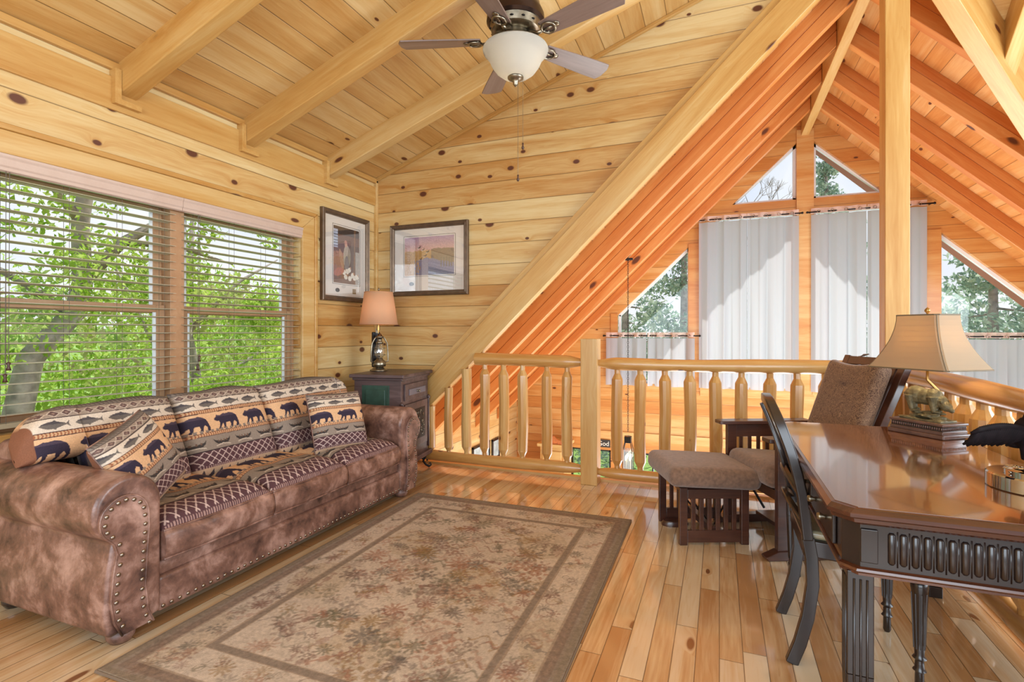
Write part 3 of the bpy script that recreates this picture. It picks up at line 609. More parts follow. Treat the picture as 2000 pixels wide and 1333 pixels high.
of = (1.085, 2.3, 0); t = thing('log_railing', 'thick log railing running towards the viewer behind the writing desk', 'railing', of)
lograil('top_rail', (1.085, 4.07, .955), (1.085, .9, .955), .052, t, of, 6, (0, 0)); lograil('bottom_rail', (1.085, 4.07, .105), (1.085, .9, .105), .05, t, of, 7, (0, 0))
for i in range(17): baluster(t, 1.085, 3.98 - .178 * i, .13, .925, .05, of, 40 + i)

# ------------------------------------------------------------------ tapestry pattern (bears, trout, canoes, lattice)
BEAR = [(0, .62), (.03, .72), (.1, .80), (.13, .9), (.17, .92), (.2, .86), (.28, .86), (.4, .95), (.52, .93), (.65, .97), (.8, .9), (.93, .75), (.97, .55), (1, .25), (.98, .03), (.88, 0), (.86, .08), (.9, .25), (.83, .4), (.76, .3), (.72, .1), (.7, 0), (.6, 0), (.6, .06), (.64, .2), (.62, .38), (.45, .36), (.42, .2), (.4, .02), (.3, 0), (.29, .06), (.33, .15), (.33, .35), (.28, .3), (.2, .12), (.17, .02), (.08, 0), (.08, .06), (.14, .15), (.2, .4), (.18, .52), (.1, .52)]
FISH = [(0, .5), (.1, .75), (.3, .95), (.45, 1), (.5, 1.15), (.58, .95), (.75, .75), (.88, .6), (1, .95), (.96, .5), (1, .1), (.88, .42), (.75, .3), (.55, .1), (.48, -.1), (.42, .05), (.25, .05), (.1, .25)]
CANOE = [(0, 1), (.06, .5), (.2, .1), (.5, 0), (.8, .1), (.94, .5), (1, 1), (.9, .7), (.7, .55), (.5, .5), (.3, .55), (.1, .7)]
def inpoly(poly, X, Y):
    r_ = np.zeros(X.shape, bool); n = len(poly)
    for i in range(n):
        x1, y1 = poly[i]; x2, y2 = poly[(i + 1) % n]
        c = ((y1 > Y) != (y2 > Y)) & (X < (x2 - x1) * (Y - y1) / (y2 - y1 + 1e-12) + x1); r_ ^= c
    return r_
def tapestry_col(S, T, ph=0., w_=1., flat=False):
    """S metres along, T 0 (top) .. 1 (bottom) -> linear colour"""
    C = np.zeros(S.shape + (3,))
    def put(mask, rgb): C[mask] = lin(rgb)
    S = (S + ph)
    bands = [(0, .055, (122, 112, 104)), (.055, .135, (150, 134, 120)), (.135, .255, (205, 190, 172)), (.255, .305, (150, 92, 62)), (.305, .52, (212, 170, 130)), (.52, .565, (148, 92, 66)), (.565, .72, (140, 126, 114)), (.72, .90, (84, 56, 60)), (.90, 1.01, (180, 150, 122))]
    for a, b, c in bands: put((T >= a) & (T < b), c)
    def tri(x): return np.abs((x % 1) - .5) * 2
    # zigzag edge
    put((T < .055) & (tri(S / .018) * .05 + .005 > T), (86, 76, 72))
    # diamonds
    k = (T >= .06) & (T < .13); dm = np.abs(((S / .048) % 1) - .5) * 2 + np.abs((T - .095) / .034)
    put(k & (dm < 1.0), (196, 180, 164)); put(k & (dm < .8), (96, 74, 70)); put(k & (dm < .3), (140, 116, 104))
    put((T > .132) & (T < .14), (70, 56, 54)); put((T > .055) & (T < .061), (80, 66, 62))
    # trout
    u = (S % .135) / .115; v = 1 - (T - .165) / .07; put((T > .14) & (T < .255) & (u < 1) & inpoly(FISH, u, v), (104, 96, 90))
    put((T > .14) & (T < .255) & (u < 1) & inpoly(FISH, u, v) & (v > .62), (78, 72, 74))
    # braids
    for a, b in ((.255, .305), (.52, .565)):
        k = (T >= a) & (T < b); q = tri((S + .004 * np.abs((T - (a + b) / 2) / .02)) / .013); put(k & (q > .45) & (np.abs(T - (a + b) / 2) < .017), (196, 158, 120)); put(k & (np.abs(np.abs(T - (a + b) / 2) - .021) < .004), (74, 50, 50))
    # bears
    u = (S % .185) / .15; v = 1 - (T - .325) / .185; m_ = (T > .3) & (T < .52) & (u < 1) & inpoly(BEAR, u, v); put(m_, (50, 42, 58)); put(m_ & (v > .78), (72, 60, 74))
    put((T > .495) & (T < .52) & (tri(S / .03) > .35 + (T - .495) * 8), (132, 116, 104))
    # canoes
    u = (S % .145) / .11; v = 1 - (T - .60) / .075; m_ = (T > .57) & (T < .72) & (u < 1) & inpoly(CANOE, u, v); put(m_, (60, 54, 52)); put((np.abs(T - .683 + .012 * np.cos((u - .5) * 5)) < .006) & (u > .1) & (u < .93), (190, 176, 160)); put((T > .62) & (T < .645) & (np.abs(((u * 6) % 1) - .5) < .2) & (u > .25) & (u < .8), (110, 84, 70))
    # lattice
    k = (T >= .72) & (T < .90); a = ((S / .045) + (T - .81) / .085) % 1; b = ((S / .045) - (T - .81) / .085) % 1
    put(k & (T < .87) & ((np.abs(a - .5) > .43) | (np.abs(b - .5) > .43)), (196, 172, 164)); put((T > .715) & (T < .725), (50, 38, 42)); put(k & (T > .875) & (tri(S / .012) > .5), (160, 130, 122))
    # pine tree border
    put((T >= .90) & (T > .99 - .075 * tri(S / .05) ** 1.5), (62, 52, 56))
    n = rng.normal(0, .05, S.shape)[..., None]
    return np.clip(C * (1 + n), 0, 1)
LEA = lin((128, 84, 62))

# ------------------------------------------------------------------ sofa
of = (-2.55, 2.31, 0)
sofa = thing('sofa', 'brown leather rolled arm sofa with bear patterned cushions and nailhead trim', 'sofa', of)
YA, YB = 1.20, 3.42; YM = (YA + YB) / 2
def armprof(sc=1.):
    c = (1.325, .535); r_ = .128
    P = [(1.45, .075), (1.452, .53)] + [(c[0] + r_ * math.cos(t), c[1] + r_ * math.sin(t)) for t in np.linspace(R(0), R(245), 22)] + [(1.262, .40), (1.243, .28), (1.238, .16), (1.25, .06)]
    return P
def paneprof():
    c = (1.300, .505); r_ = .088
    return [(1.408, .06), (1.385, .12), (1.376, .22), (1.382, .34), (1.390, .45)] + [(c[0] + r_ * math.cos(t), c[1] + r_ * math.sin(t)) for t in np.linspace(R(0), R(232), 20)] + [(1.262, .415), (1.272, .38), (1.258, .30), (1.250, .20), (1.262, .12), (1.29, .06)]
def mir(P, f): return [((2 * YM - a), b) for a, b in P] if f else P
NAILS = []
for f in (0, 1):
    M = Mesh().prism(mir(armprof(), f), lambda a, b, d: (d, a, b), -3.0, -2.128)
    arm = build('arm', M, leather_m, sofa, off=of, bevel=.028, seg=4)
    M = Mesh().prism(mir(paneprof(), f), lambda a, b, d: (d, a, b), -2.135, -2.112); build('front_panel', M, leather_m, arm, off=of, bevel=.006)
    pp = mir(paneprof(), f); M = Mesh(); M.tube([(-2.114, a, b) for a, b in pp], .0042, 6); build('piping', M, leather_m, arm, off=of, smooth=True)
    # nail heads along the outline, inset
    cy = sum(p[0] for p in pp) / len(pp); M = Mesh(); pts = [Vector(p) for p in pp]; acc = 0; nxt = .01
    for i in range(len(pts) - 1):
        a, b = pts[i], pts[i + 1]; d = (b - a); Lg = d.length
        if Lg < 1e-6: continue
        d /= Lg; nn = Vector((-d.y, d.x)) * (.016 if f == 0 else -.016); s_ = nxt - acc
        while s_ < Lg:
            p = a + d * s_ + nn; NAILS.append((f, (-2.110, p.x, p.y))); s_ += .036; nxt += .036
        acc += Lg
    for xx in (-2.20, -2.92):
        M = Mesh().lathe([(.0, 0), (.035, 0), (.048, .02), (.05, .04), (.035, .06), (.045, .075)], 18, (xx, 1.335 if f == 0 else 2 * YM - 1.335, 0)); build('foot', M, espresso if xx < -2.5 else leather_m, sofa, off=of, smooth=True)
M = Mesh().box(-2.98, -2.135, 1.44, 3.18, .065, .215); build('base_rail', M, leather_m, sofa, off=of, bevel=.02, seg=3)
nh = build('nailhead', Mesh().ball((0, 0, 0), (.0045, .0085, .0085), 10), nail, sofa, smooth=True); nh.location = Vector(NAILS[0][1]) - Vector(of)
far = Mesh()
for f, p in NAILS[1:] + [(0, (-2.133, 1.46 + k * .0362, .09)) for k in range(48)]:
    if f: far.ball(p, (.0045, .0085, .0085), 8); continue
    q = nh.copy(); COL.objects.link(q); q.parent = sofa; q.location = Vector(p) - Vector(of)
far = build('nailheads', far, nail, sofa, off=of, smooth=True); far['kind'] = 'stuff'
build('seat_deck', Mesh().box(-2.95, -2.155, 1.44, 3.18, .20, .275), leather_m, sofa, off=of, bevel=.018, seg=3)
build('back_frame', Mesh().box(-3.03, -2.80, 1.30, 3.32, .10, .74), leather_m, sofa, off=of, bevel=.05, seg=4)
# seat cushions: leather boxes with a patterned top
for k in range(3):
    y0 = 1.457 + k * .5665; y1 = y0 + .56
    u = np.linspace(0, 1, 200); v = np.linspace(0, 1, 170); U, V = np.meshgrid(u, v, indexing='ij')   # U along Y, V back->front
    def edge(q, p=5): return np.power(np.clip(1 - np.abs(2 * q - 1) ** p, 0, 1), .5)
    x0, x1 = -2.72, -2.128
    crown = edge(U, 6) * edge(V, 7); Z = .395 + .075 * crown + .004 * np.sin(U * 17 + k) * np.sin(V * 9)
    fr = .012 * np.sin(U * 3.14)
    top = np.stack([x0 + (x1 - x0 + fr) * V, y0 + (y1 - y0) * U, Z], -1)
    col = tapestry_col(U * .56, .13 + .755 * V, .07 * k)
    side = []
    per = [(x1 + .012 * math.sin(3.14 * a), y0 + (y1 - y0) * a) for a in np.linspace(0, 1, 30)] + [(x1 + (x0 - x1) * a, y1) for a in np.linspace(0.02, 1, 16)] + [(x0, y1 + (y0 - y1) * a) for a in np.linspace(.05, 1, 12)] + [(x0 + (x1 - x0) * a, y0) for a in np.linspace(.05, 1, 16)]
    cx, cyy = (x0 + x1) / 2, (y0 + y1) / 2; rows = []
    for j, (zz, bul) in enumerate([(.398, .0), (.392, .008), (.37, .016), (.33, .02), (.30, .014), (.283, .004), (.278, -.01)]):
        rows.append([(a + bul * (1 if a > cx + .2 else .2), cyy + (b - cyy) * (1 + bul * .25), zz + .004 * math.sin(b * 30 + k)) for a, b in per])
    S_ = np.array(rows)
    gc = gridmesh('seat_cushion', [S_], leather_m, sofa, off=of)
    gridmesh('patterned_top', [top], tapestry, gc, off=of, colors=[col])
    M = Mesh().tube([(a, b, .400) for a, b in per[:30]], .005, 6).tube([(a + .004, b, .283) for a, b in per[:30]], .005, 6); build('piping', M, leather_m, gc, off=of, smooth=True)
def softsheet(w_, h_, t_, nu, nv, pw=6):
    u = np.linspace(0, 1, nu); v = np.linspace(0, 1, nv); U, V = np.meshgrid(u, v, indexing='ij')
    th = t_ / 2 * np.power(np.clip((1 - np.abs(2 * U - 1) ** pw) * (1 - np.abs(2 * V - 1) ** pw), 0, 1), .5)
    pin = 1 - .035 * (1 - (2 * V - 1) ** 2); pin2 = 1 - .035 * (1 - (2 * U - 1) ** 2)
    return U, V, (U - .5) * w_ * pin, (V - .5) * h_ * pin2, th
def backcushion(y0, y1, zb, yl, zside, ph, seed, lround, rround):
    """yl: range of y where the bottom sits on an arm"""
    nu, nv = 230, 170; u = np.linspace(0, 1, nu); v = np.linspace(0, 1, nv); U, V = np.meshgrid(u, v, indexing='ij')
    Y = y0 + (y1 - y0) * U; zt = .885 - .012 * (2 * U - 1) ** 2 + .006 * np.sin(U * 9 + seed)
    if lround: zt = zt - .19 * (1 - np.sqrt(np.clip(1 - ((1 - np.clip((Y - y0) / .22, 0, 1))) ** 2, 0, 1)))
    if rround: zt = zt - .15 * (1 - np.sqrt(np.clip(1 - ((1 - np.clip((y1 - Y) / .16, 0, 1))) ** 2, 0, 1)))
    zbb = np.full(U.shape, zb)
    if lround: zbb = np.where(Y < 1.46, .655, zbb)
    if rround: zbb = np.where(Y > 3.16, .655, zbb)
    Z = zt + (zbb - zt) * V                     # V=0 top
    th = .10 * np.power(np.clip((1 - np.abs(2 * U - 1) ** 8) * (1 - np.abs(2 * V - 1) ** 6), 0, 1), .5)
    lean = -2.60 - (Z - .42) * .44 
    n = (.915, 0, .403)
    puff = th + .006 * np.sin(U * 11 + seed) * np.sin(V * 7)
    F = np.stack([lean + puff * n[0], Y, Z + puff * n[2] * .6], -1); B = np.stack([lean - th * n[0], Y, Z - th * n[2] * .3], -1)
    T = (.885 - Z) / .47 * (1.0) + .0
    col = tapestry_col(Y, np.clip((.885 - Z) / .462 - 0, 0, 1), ph)
    if lround: col[Y < y0 + .045] = LEA
    if rround: col[Y > y1 - .045] = LEA
    return gridmesh('back_cushion', [F, B[::6, ::6][:, ::-1]], tapestry, sofa, off=of, colors=[col, col[::6, ::6]])
backcushion(1.235, 1.925, .425, 0, 0, .05, 1, True, False); backcushion(1.935, 2.49, .425, 0, 0, .13, 2, False, False); backcushion(2.50, 3.30, .425, 0, 0, .02, 3, False, True)

def pillow(name, label, size, mat4, ph, seed):
    U, V, X, Z, th = softsheet(size, size, .15, 150, 150, 4); V2 = 1 - V
    F = np.stack([X, -th, -Z], -1); B = np.stack([X, th, -Z], -1)
    col = tapestry_col(U * size, np.clip(V * .93 + .02, 0, 1), ph); colb = np.broadcast_to(LEA, col.shape)
    o = gridmesh(name, [F, B[::5, ::5][:, ::-1]], tapestry, None, colors=[col, colb[::5, ::5]], mat=mat4); tag(o, label, 'pillow', 'bear patterned throw pillows on the sofa')
    edge = [(X[i, 0], 0, -Z[i, 0]) for i in range(0, 150, 6)] + [(X[-1, i], 0, -Z[-1, i]) for i in range(0, 150, 6)] + [(X[i, -1], 0, -Z[i, -1]) for i in range(149, -1, -6)] + [(X[0, i], 0, -Z[0, i]) for i in range(149, -1, -6)]
    build('piping', Mesh().tube(edge, .004, 6), leather_m, o, smooth=True); return o
def basis(loc, xd, yd):
    x = Vector(xd).normalized(); y = Vector(yd); y = (y - x * y.dot(x)).normalized(); z = x.cross(y)
    m = Matrix((x, y, z)).transposed().to_4x4(); m.translation = loc; return m
# local -Y is the front of a pillow, local X its width, local Z up
pillow('throw_pillow', 'small bear patterned throw pillow leaning by the far sofa arm', .39, basis((-2.375, 2.80, .622), (.33, 1, -.02), (-1, .33, -.38)), .03, 1)
pillow('throw_pillow', 'small bear patterned throw pillow tilted against the near sofa arm', .37, basis((-2.40, 1.54, .640), (-.46, .88, .30), (-.9, -.40, -.45)), .06, 2)

# ------------------------------------------------------------------ rug
of = (-1.295, 2.25, 0); RW, RL = 1.575, 2.20
nx, ny = 320, 480
u = np.linspace(0, RW, nx); v = np.linspace(0, RL, ny); U, V = np.meshgrid(u, v, indexing='ij')
d = np.minimum(np.minimum(U, RW - U), np.minimum(V, RL - V))
C = np.zeros(U.shape + (3,)); C[:] = lin((190, 176, 162))
big = np.sin(U * 5.1 + 1) * np.sin(V * 4.3 + 2); C *= (1 + .07 * big)[..., None]
base2 = lin((160, 138, 104)); mk = (np.sin(U * 8 + V * 3) * np.sin(V * 6.3 - U * 2) > .35); C[mk] = C[mk] * .7 + base2 * .3
def stamp(cx, cy, r_, kind, col, al, q):
    x0 = max(0, int((cx - r_) / RW * nx)); x1 = min(nx, int((cx + r_) / RW * nx) + 2); y0 = max(0, int((cy - r_) / RL * ny)); y1 = min(ny, int((cy + r_) / RL * ny) + 2)
    if x1 <= x0 or y1 <= y0: return
    X = U[x0:x1, y0:y1] - cx; Y = V[x0:x1, y0:y1] - cy; rr = np.hypot(X, Y) / r_; th = np.arctan2(Y, X)
    if kind == 0: m_ = (rr < .62 + .33 * np.cos(th * 7 + q)) & (np.abs(rr - .5) > .07) & (rr > .14)
    elif kind == 1: m_ = (np.abs(rr - .55 - .3 * np.sin(th * 1.0 + q)) < .055)
    elif kind == 2: m_ = (np.abs(Y - r_ * .35 * np.sin(X / r_ * 4 + q)) < .006) & (rr < 1)
    elif kind == 3: m_ = (np.abs(np.sin(th * 5 + q)) * .8 + .1 > rr)
    else: m_ = (np.abs(X * math.cos(q) + Y * math.sin(q)) < .005 + .012 * (np.sin(rr * 9) > .3)) & (rr < 1)
    s_ = C[x0:x1, y0:y1]; s_[m_] = s_[m_] * (1 - al) + lin(col) * al
cols = [(112, 92, 82), (104, 100, 82), (150, 104, 82), (140, 112, 70), (122, 84, 74), (96, 92, 88)]
rr_ = random.Random(3)
for i in range(460):
    cx, cy = rr_.uniform(.28, RW - .28), rr_.uniform(.28, RL - .28); stamp(cx, cy, rr_.uniform(.025, .085), rr_.choice((0, 0, 2, 2, 3, 3, 4, 4)), rr_.choice(cols), rr_.uniform(.3, .65), rr_.uniform(0, 6))
for i in range(330):
    a = rr_.uniform(0, 2 * (RW + RL)); off_ = rr_.uniform(.12, .22)
    if a < RW: p = (a, off_)
    elif a < RW + RL: p = (RW - off_, a - RW)
    elif a < 2 * RW + RL: p = (a - RW - RL, RL - off_)
    else: p = (off_, a - 2 * RW - RL)
    stamp(p[0], p[1], rr_.uniform(.02, .055), rr_.choice((0, 1, 3, 4)), rr_.choice(cols), rr_.uniform(.3, .6), rr_.uniform(0, 6))
def band(a, b, c, al=1.):
    m_ = (d >= a) & (d < b); C[m_] = C[m_] * (1 - al) + lin(c) * al
band(0, .03, (134, 120, 104)); band(.03, .045, (112, 98, 86), .7); band(.045, .085, (118, 98, 86), .85); band(.085, .095, (150, 132, 114), .8)
band(.235, .243, (150, 130, 112), .8); band(.243, .272, (118, 104, 92), .8); band(.272, .28, (160, 140, 120), .8)
par = np.where((U < .09) | (U > RW - .09), V, U); mk = (d > .052) & (d < .078) & (np.abs(((par / .045) % 1) - .5) * 2 + np.abs((d - .065) / .013) < .9); C[mk] = C[mk] * .6 + lin((150, 128, 110)) * .4
C *= (1 + rng.normal(0, .06, U.shape))[..., None]
top = np.stack([U - RW / 2, V - RL / 2, np.where(d < .004, .004, .011)], -1)
rug = gridmesh('area_rug', [top, np.stack([U - RW / 2, V - RL / 2, np.full(U.shape, .001)], -1)[::-20, ::20]], rug_m, colors=[np.clip(C, 0, 1), C[::-20, ::20]])
rug.location = (-1.30, 2.285, 0); rug.rotation_euler = (0, 0, R(.8)); tag(rug, 'large faded taupe floral rug with banded border on the wood floor', 'rug')
build('bound_edge', Mesh().tube([(-RW / 2, -RL / 2, .006), (RW / 2, -RL / 2, .006), (RW / 2, RL / 2, .006), (-RW / 2, RL / 2, .006), (-RW / 2, -RL / 2, .006)], .005, 6), simple('rug_binding', L3(120, 104, 88), rough=.9), rug)

# ------------------------------------------------------------------ corner cabinet and lantern lamp
cab = thing('side_cabinet', 'weathered brown cabinet with green side panel in the corner behind the sofa', 'cabinet', (-2.60, 3.76, 0), R(9))
x0, x1, y0, y1 = -.205, .205, -.28, .28
def wz(name, a, b, c, d_, e_, f_, mat, parent, bev=.003, **k): return build(name, Mesh().box(a, b, c, d_, e_, f_), mat, parent, bevel=bev, **k)
wz('body', x0, x1, y0, y1, .16, .845, cab_wood, cab)
q = build('top', Mesh().box(x0 - .03, x1 + .035, y0 - .035, y1 + .035, .85, .88), cab_wood, cab, bevel=.008, seg=3)
build('cornice', Mesh().box(x0 - .012, x1 + .015, y0 - .015, y1 + .015, .83, .85), cab_wood, cab, bevel=.006)
q = wz('side_panel', x0 + .07, x1 - .10, y0 - .006, y0, .30, .79, green_paint, cab, .002); wz('panel_bevel', x0 + .105, x1 - .135, y0 - .014, y0 - .004, .335, .755, green_paint, q, .009)
q = wz('drawer', x1, x1 + .014, y0 + .05, y1 - .04, .66, .795, cab_wood, cab, .004)
wz('drawer_plate', x1 + .014, x1 + .02, y0 + .12, y1 - .10, .70, .75, simple('grey_label_plate', L3(120, 116, 126), rough=.4, metal=.3), q, .002)
M = Mesh().lathe([(0, 0), (.012, .002), (.008, .006), (.006, .012), (.012, .018), (.01, .026), (0, .028)], 14); kn = build('knob', M, pewter, q, smooth=True); kn.location = (x1 + .018, 0, .722); kn.rotation_euler = (0, R(90), 0)
q = wz('door', x1, x1 + .014, y0 + .05, y1 - .04, .25, .63, cab_wood, cab, .004); wz('door_panel', x1 + .012, x1 + .017, y0 + .11, y1 - .10, .31, .57, black_iron, q, .003)
M = Mesh(); r2 = random.Random(4)
for k in range(36):
    a = r2.uniform(-.14, .15); b = r2.uniform(.33, .55); t0 = r2.uniform(0, 6); M.tube([(x1 + .019, a + .012 * math.cos(t) * (1 - i * .06), b + .012 * math.sin(t) * (1 - i * .06)) for i, t in enumerate(np.linspace(t0, t0 + 5, 9))], .0028, 5)
build('scroll_carving', M, pewter, q)
M = Mesh()
for yy in (y0, y1): M.tube([(x1 + .004, yy, .2), (x1 + .004, yy, .62), (x1 + .004, yy, .66)], [.012, .012, .006], 10); M.ball((x1 + .006, yy, .64), .018, 10)
build('corner_column', M, cab_wood, cab, smooth=True)
wz('plinth', x0 - .02, x1 + .035, y0 - .03, y1 + .03, .13, .17, cab_wood, cab, .006)
for (a, b) in ((x1 - .02, y0 + .03), (x1 - .02, y1 - .03), (x0 + .03, y0 + .03), (x0 + .03, y1 - .03)):
    M = Mesh(); sy = 1 if b > 0 else -1; sx_ = 1 if a > 0 else -1
    M.tube([(a, b, .14), (a + .005 * sx_, b + .005 * sy, .10), (a - .008 * sx_, b - .008 * sy, .065), (a + .01 * sx_, b + .012 * sy, .03), (a + .035 * sx_, b + .03 * sy, .012), (a + .05 * sx_, b + .04 * sy, .025), (a + .042 * sx_, b + .034 * sy, .042), (a + .03 * sx_, b + .026 * sy, .034)], [.014, .012, .009, .01, .011, .008, .006, .004], 8)
    M.ball((a - .012 * sx_, b - .012 * sy, .09), .012, 8); M.ball((a + .02 * sx_, b + .016 * sy, .07), .009, 8)
    build('foot', M, black_iron, cab, smooth=True)
# lantern lamp
LX, LY = -2.775, 3.80
lan = thing('lantern_lamp', 'table lamp with peach shade on an oil lantern base, on the cabinet', 'lamp', (LX, LY, .88), R(-30))
build('base', Mesh().lathe([(0, 0), (.085, 0), (.088, .008), (.07, .016), (.05, .03), (.048, .036), (0, .036)], 30, sx=1.0, sy=.85), pewter, lan, smooth=True)
wz('back_board', -.075, -.045, -.035, .035, .03, .34, black_iron, lan, .006)
lt = build('lantern_tank', Mesh().lathe([(0, .036), (.05, .04), (.056, .055), (.05, .085), (.03, .1), (.026, .115), (0, .115)], 24, (.02, 0, 0)), pewter, lan, smooth=True)
build('lantern_globe', Mesh().lathe([(.026, .112), (.042, .14), (.048, .17), (.04, .205), (.028, .235), (.026, .24)], 24, (.02, 0, 0)), lampglass_m, lan, smooth=True)
build('lantern_hood', Mesh().lathe([(.03, .236), (.032, .25), (.02, .262), (.02, .285), (.034, .29), (.034, .302), (.02, .31), (.014, .325), (0, .327)], 24, (.02, 0, 0)), pewter, lan, smooth=True)
for s_ in (-1, 1): build('side_tube', Mesh().tube([(.02, s_ * .045, .07), (.02, s_ * .078, .085), (.02, s_ * .078, .16), (.02, s_ * .07, .24), (.02, s_ * .045, .285), (.02, s_ * .03, .296)], .0065, 8), pewter, lan, smooth=True)
build('wire_guard', Mesh().tube([(.064, 0, .11), (.072, 0, .17), (.058, 0, .235)], .002, 6).tube([(.02 + .05 * math.cos(t), .05 * math.sin(t), .14) for t in np.linspace(-1.9, 1.9, 16)], .002, 6).tube([(.02 + .052 * math.cos(t), .052 * math.sin(t), .2) for t in np.linspace(-1.9, 1.9, 16)], .002, 6), pewter, lan)
st = build('stem', Mesh().tube([(-.01, 0, .33), (-.01, 0, .45)], .006, 10).tube([(-.01, 0, .355), (-.01, 0, .40)], .014, 12), simple('antique_brass', L3(170, 136, 80), rough=.3, metal=.9), lan, smooth='auto'); brass = MATS['antique_brass']
wz('switch_tag', -.04, -.034, -.012, .012, .33, .37, white_m, lan, .002)
sh = build('lamp_shade', Mesh().lathe([(.165, .405), (.122, .69)], 40), shade2_m, lan, smooth=True); q = sh.modifiers.new('s', 'SOLIDIFY'); q.thickness = .002
build('shade_trim', Mesh().tube([(.1225 * math.cos(t), .1225 * math.sin(t), .688) for t in np.linspace(0, 2 * math.pi, 41)], .003, 6, caps=False), pewter, sh).data.materials[0] = simple('shade_trim_tan', L3(190, 140, 100), rough=.8)
build('shade_trim', Mesh().tube([(.1655 * math.cos(t), .1655 * math.sin(t), .407) for t in np.linspace(0, 2 * math.pi, 41)], .003, 6, caps=False), MATS['shade_trim_tan'], sh)
build('finial', Mesh().lathe([(0, .69), (.004, .692), (.004, .705), (.009, .712), (.006, .722), (0, .73)], 12), pewter, lan, smooth=True)
build('bulb', Mesh().ball((0, 0, .53), (.03, .03, .04), 16), simple('bulb_glow', (1, .9, .75), emit=(1, .78, .5), estr=6), lan, smooth=True)
light('lantern_bulb', 'POINT', (LX, LY, 1.41), 13, (1, .68, .36), shadow_soft_size=.035)

# ------------------------------------------------------------------ framed pictures
def art(kind, nx=150, ny=150):
    u = np.linspace(0, 1, nx); v = np.linspace(0, 1, ny); U, V = np.meshgrid(u, v, indexing='ij'); r_ = np.random.default_rng(5 + kind)
    C = np.zeros(U.shape + (3,)); n1 = sum(np.sin(U * a + V * b + c) for a, b, c in [(31, 17, 1), (13, 41, 2), (53, -29, 3), (71, 67, .4)]) / 4
    def p(m_, c): C[m_] = lin(c)
    def el(cx, cy, a, b, c, rot=0):
        X = (U - cx) * math.cos(rot) + (V - cy) * math.sin(rot); Y = -(U - cx) * math.sin(rot) + (V - cy) * math.cos(rot); p((X / a) ** 2 + (Y / b) ** 2 < 1, c)
    if kind == 0:   # marsh at dusk with wildfowl
        t = V[..., None]; C[:] = lin((224, 176, 150)) * (1 - np.clip((V - .55) / .45, 0, 1))[..., None] + lin((170, 140, 168)) * np.clip((V - .55) / .45, 0, 1)[..., None]
        p(V < .64 + .03 * n1, (190, 150, 96)); p((V < .68 + .02 * n1) & (U > .55), (140, 120, 92)); p((V < .36 - .3 * (np.abs(U - .45) - .3) + .03 * n1) & (U > .2), (128, 128, 150)); p((U < .3 + .05 * n1) & (V < .6) & (np.sin(U * 140 + 4 * n1) > -.1), (180, 138, 84)); p((U > .7) & (V < .45) & (V > .2) & (np.sin(U * 120) > .3), (120, 110, 84))
        for cx, cy, s_ in ((.30, .72, 1), (.38, .66, 1), (.47, .60, 1.2), (.42, .50, 1.2), (.33, .42, 1.)): el(cx, cy, .035 * s_, .014 * s_, (74, 66, 60), .5); el(cx + .015, cy + .02, .008, .035 * s_, (96, 86, 76), -.6); el(cx - .02, cy - .02, .018, .01, (222, 210, 190))
        for k in range(7): el(.62 + .03 * k, .86 + .02 * math.sin(k), .009, .005, (120, 84, 100))
    else:           # hunter standing in a barn with white birds
        C[:] = lin((84, 56, 44)); p(V > .86 + .03 * n1, (60, 48, 44)); p((V > .70) & (V < .86), (110, 74, 56)); p((U < .16) & (V > .62) & (V < .94), (176, 186, 206)); p((U < .16) & (np.abs((V * 20) % 1 - .5) > .38) & (V > .62) & (V < .94), (60, 60, 66))
        p((V < .2 + .03 * n1), (120, 84, 62)); p((U < .38) & (V < .55 + .03 * n1) & (V > .2), (150, 100, 74)); p((U > .85) & (V < .6), (168, 160, 150)); p(np.abs(U - .78 - .1 * (V - .3)) < .012, (130, 88, 50)); p(np.abs(U - .82 + .02 * (V - .3)) < .01, (150, 108, 66))
        el(.50, .48, .13, .22, (168, 158, 138)); el(.60, .50, .06, .15, (140, 130, 110)); el(.50, .34, .09, .16, (120, 116, 116)); el(.47, .70, .05, .045, (206, 160, 130)); el(.46, .745, .055, .03, (190, 130, 110)); el(.30, .42, .06, .2, (170, 130, 96), .4)
        for cx, cy in ((.40, .2), (.52, .22), (.46, .12), (.62, .1), (.72, .16), (.82, .12), (.6, .25), (.90, .14)): el(cx, cy, .07, .045, (226, 220, 206), r_.uniform(-.6, .6)); el(cx + .05, cy + .04, .02, .02, (200, 150, 110))
        el(.2, .2, .2, .07, (176, 110, 90), .2)
        C *= (1 + .12 * n1)[..., None]
    return np.clip(C * (1 + r_.normal(0, .08, U.shape))[..., None], 0, 1)
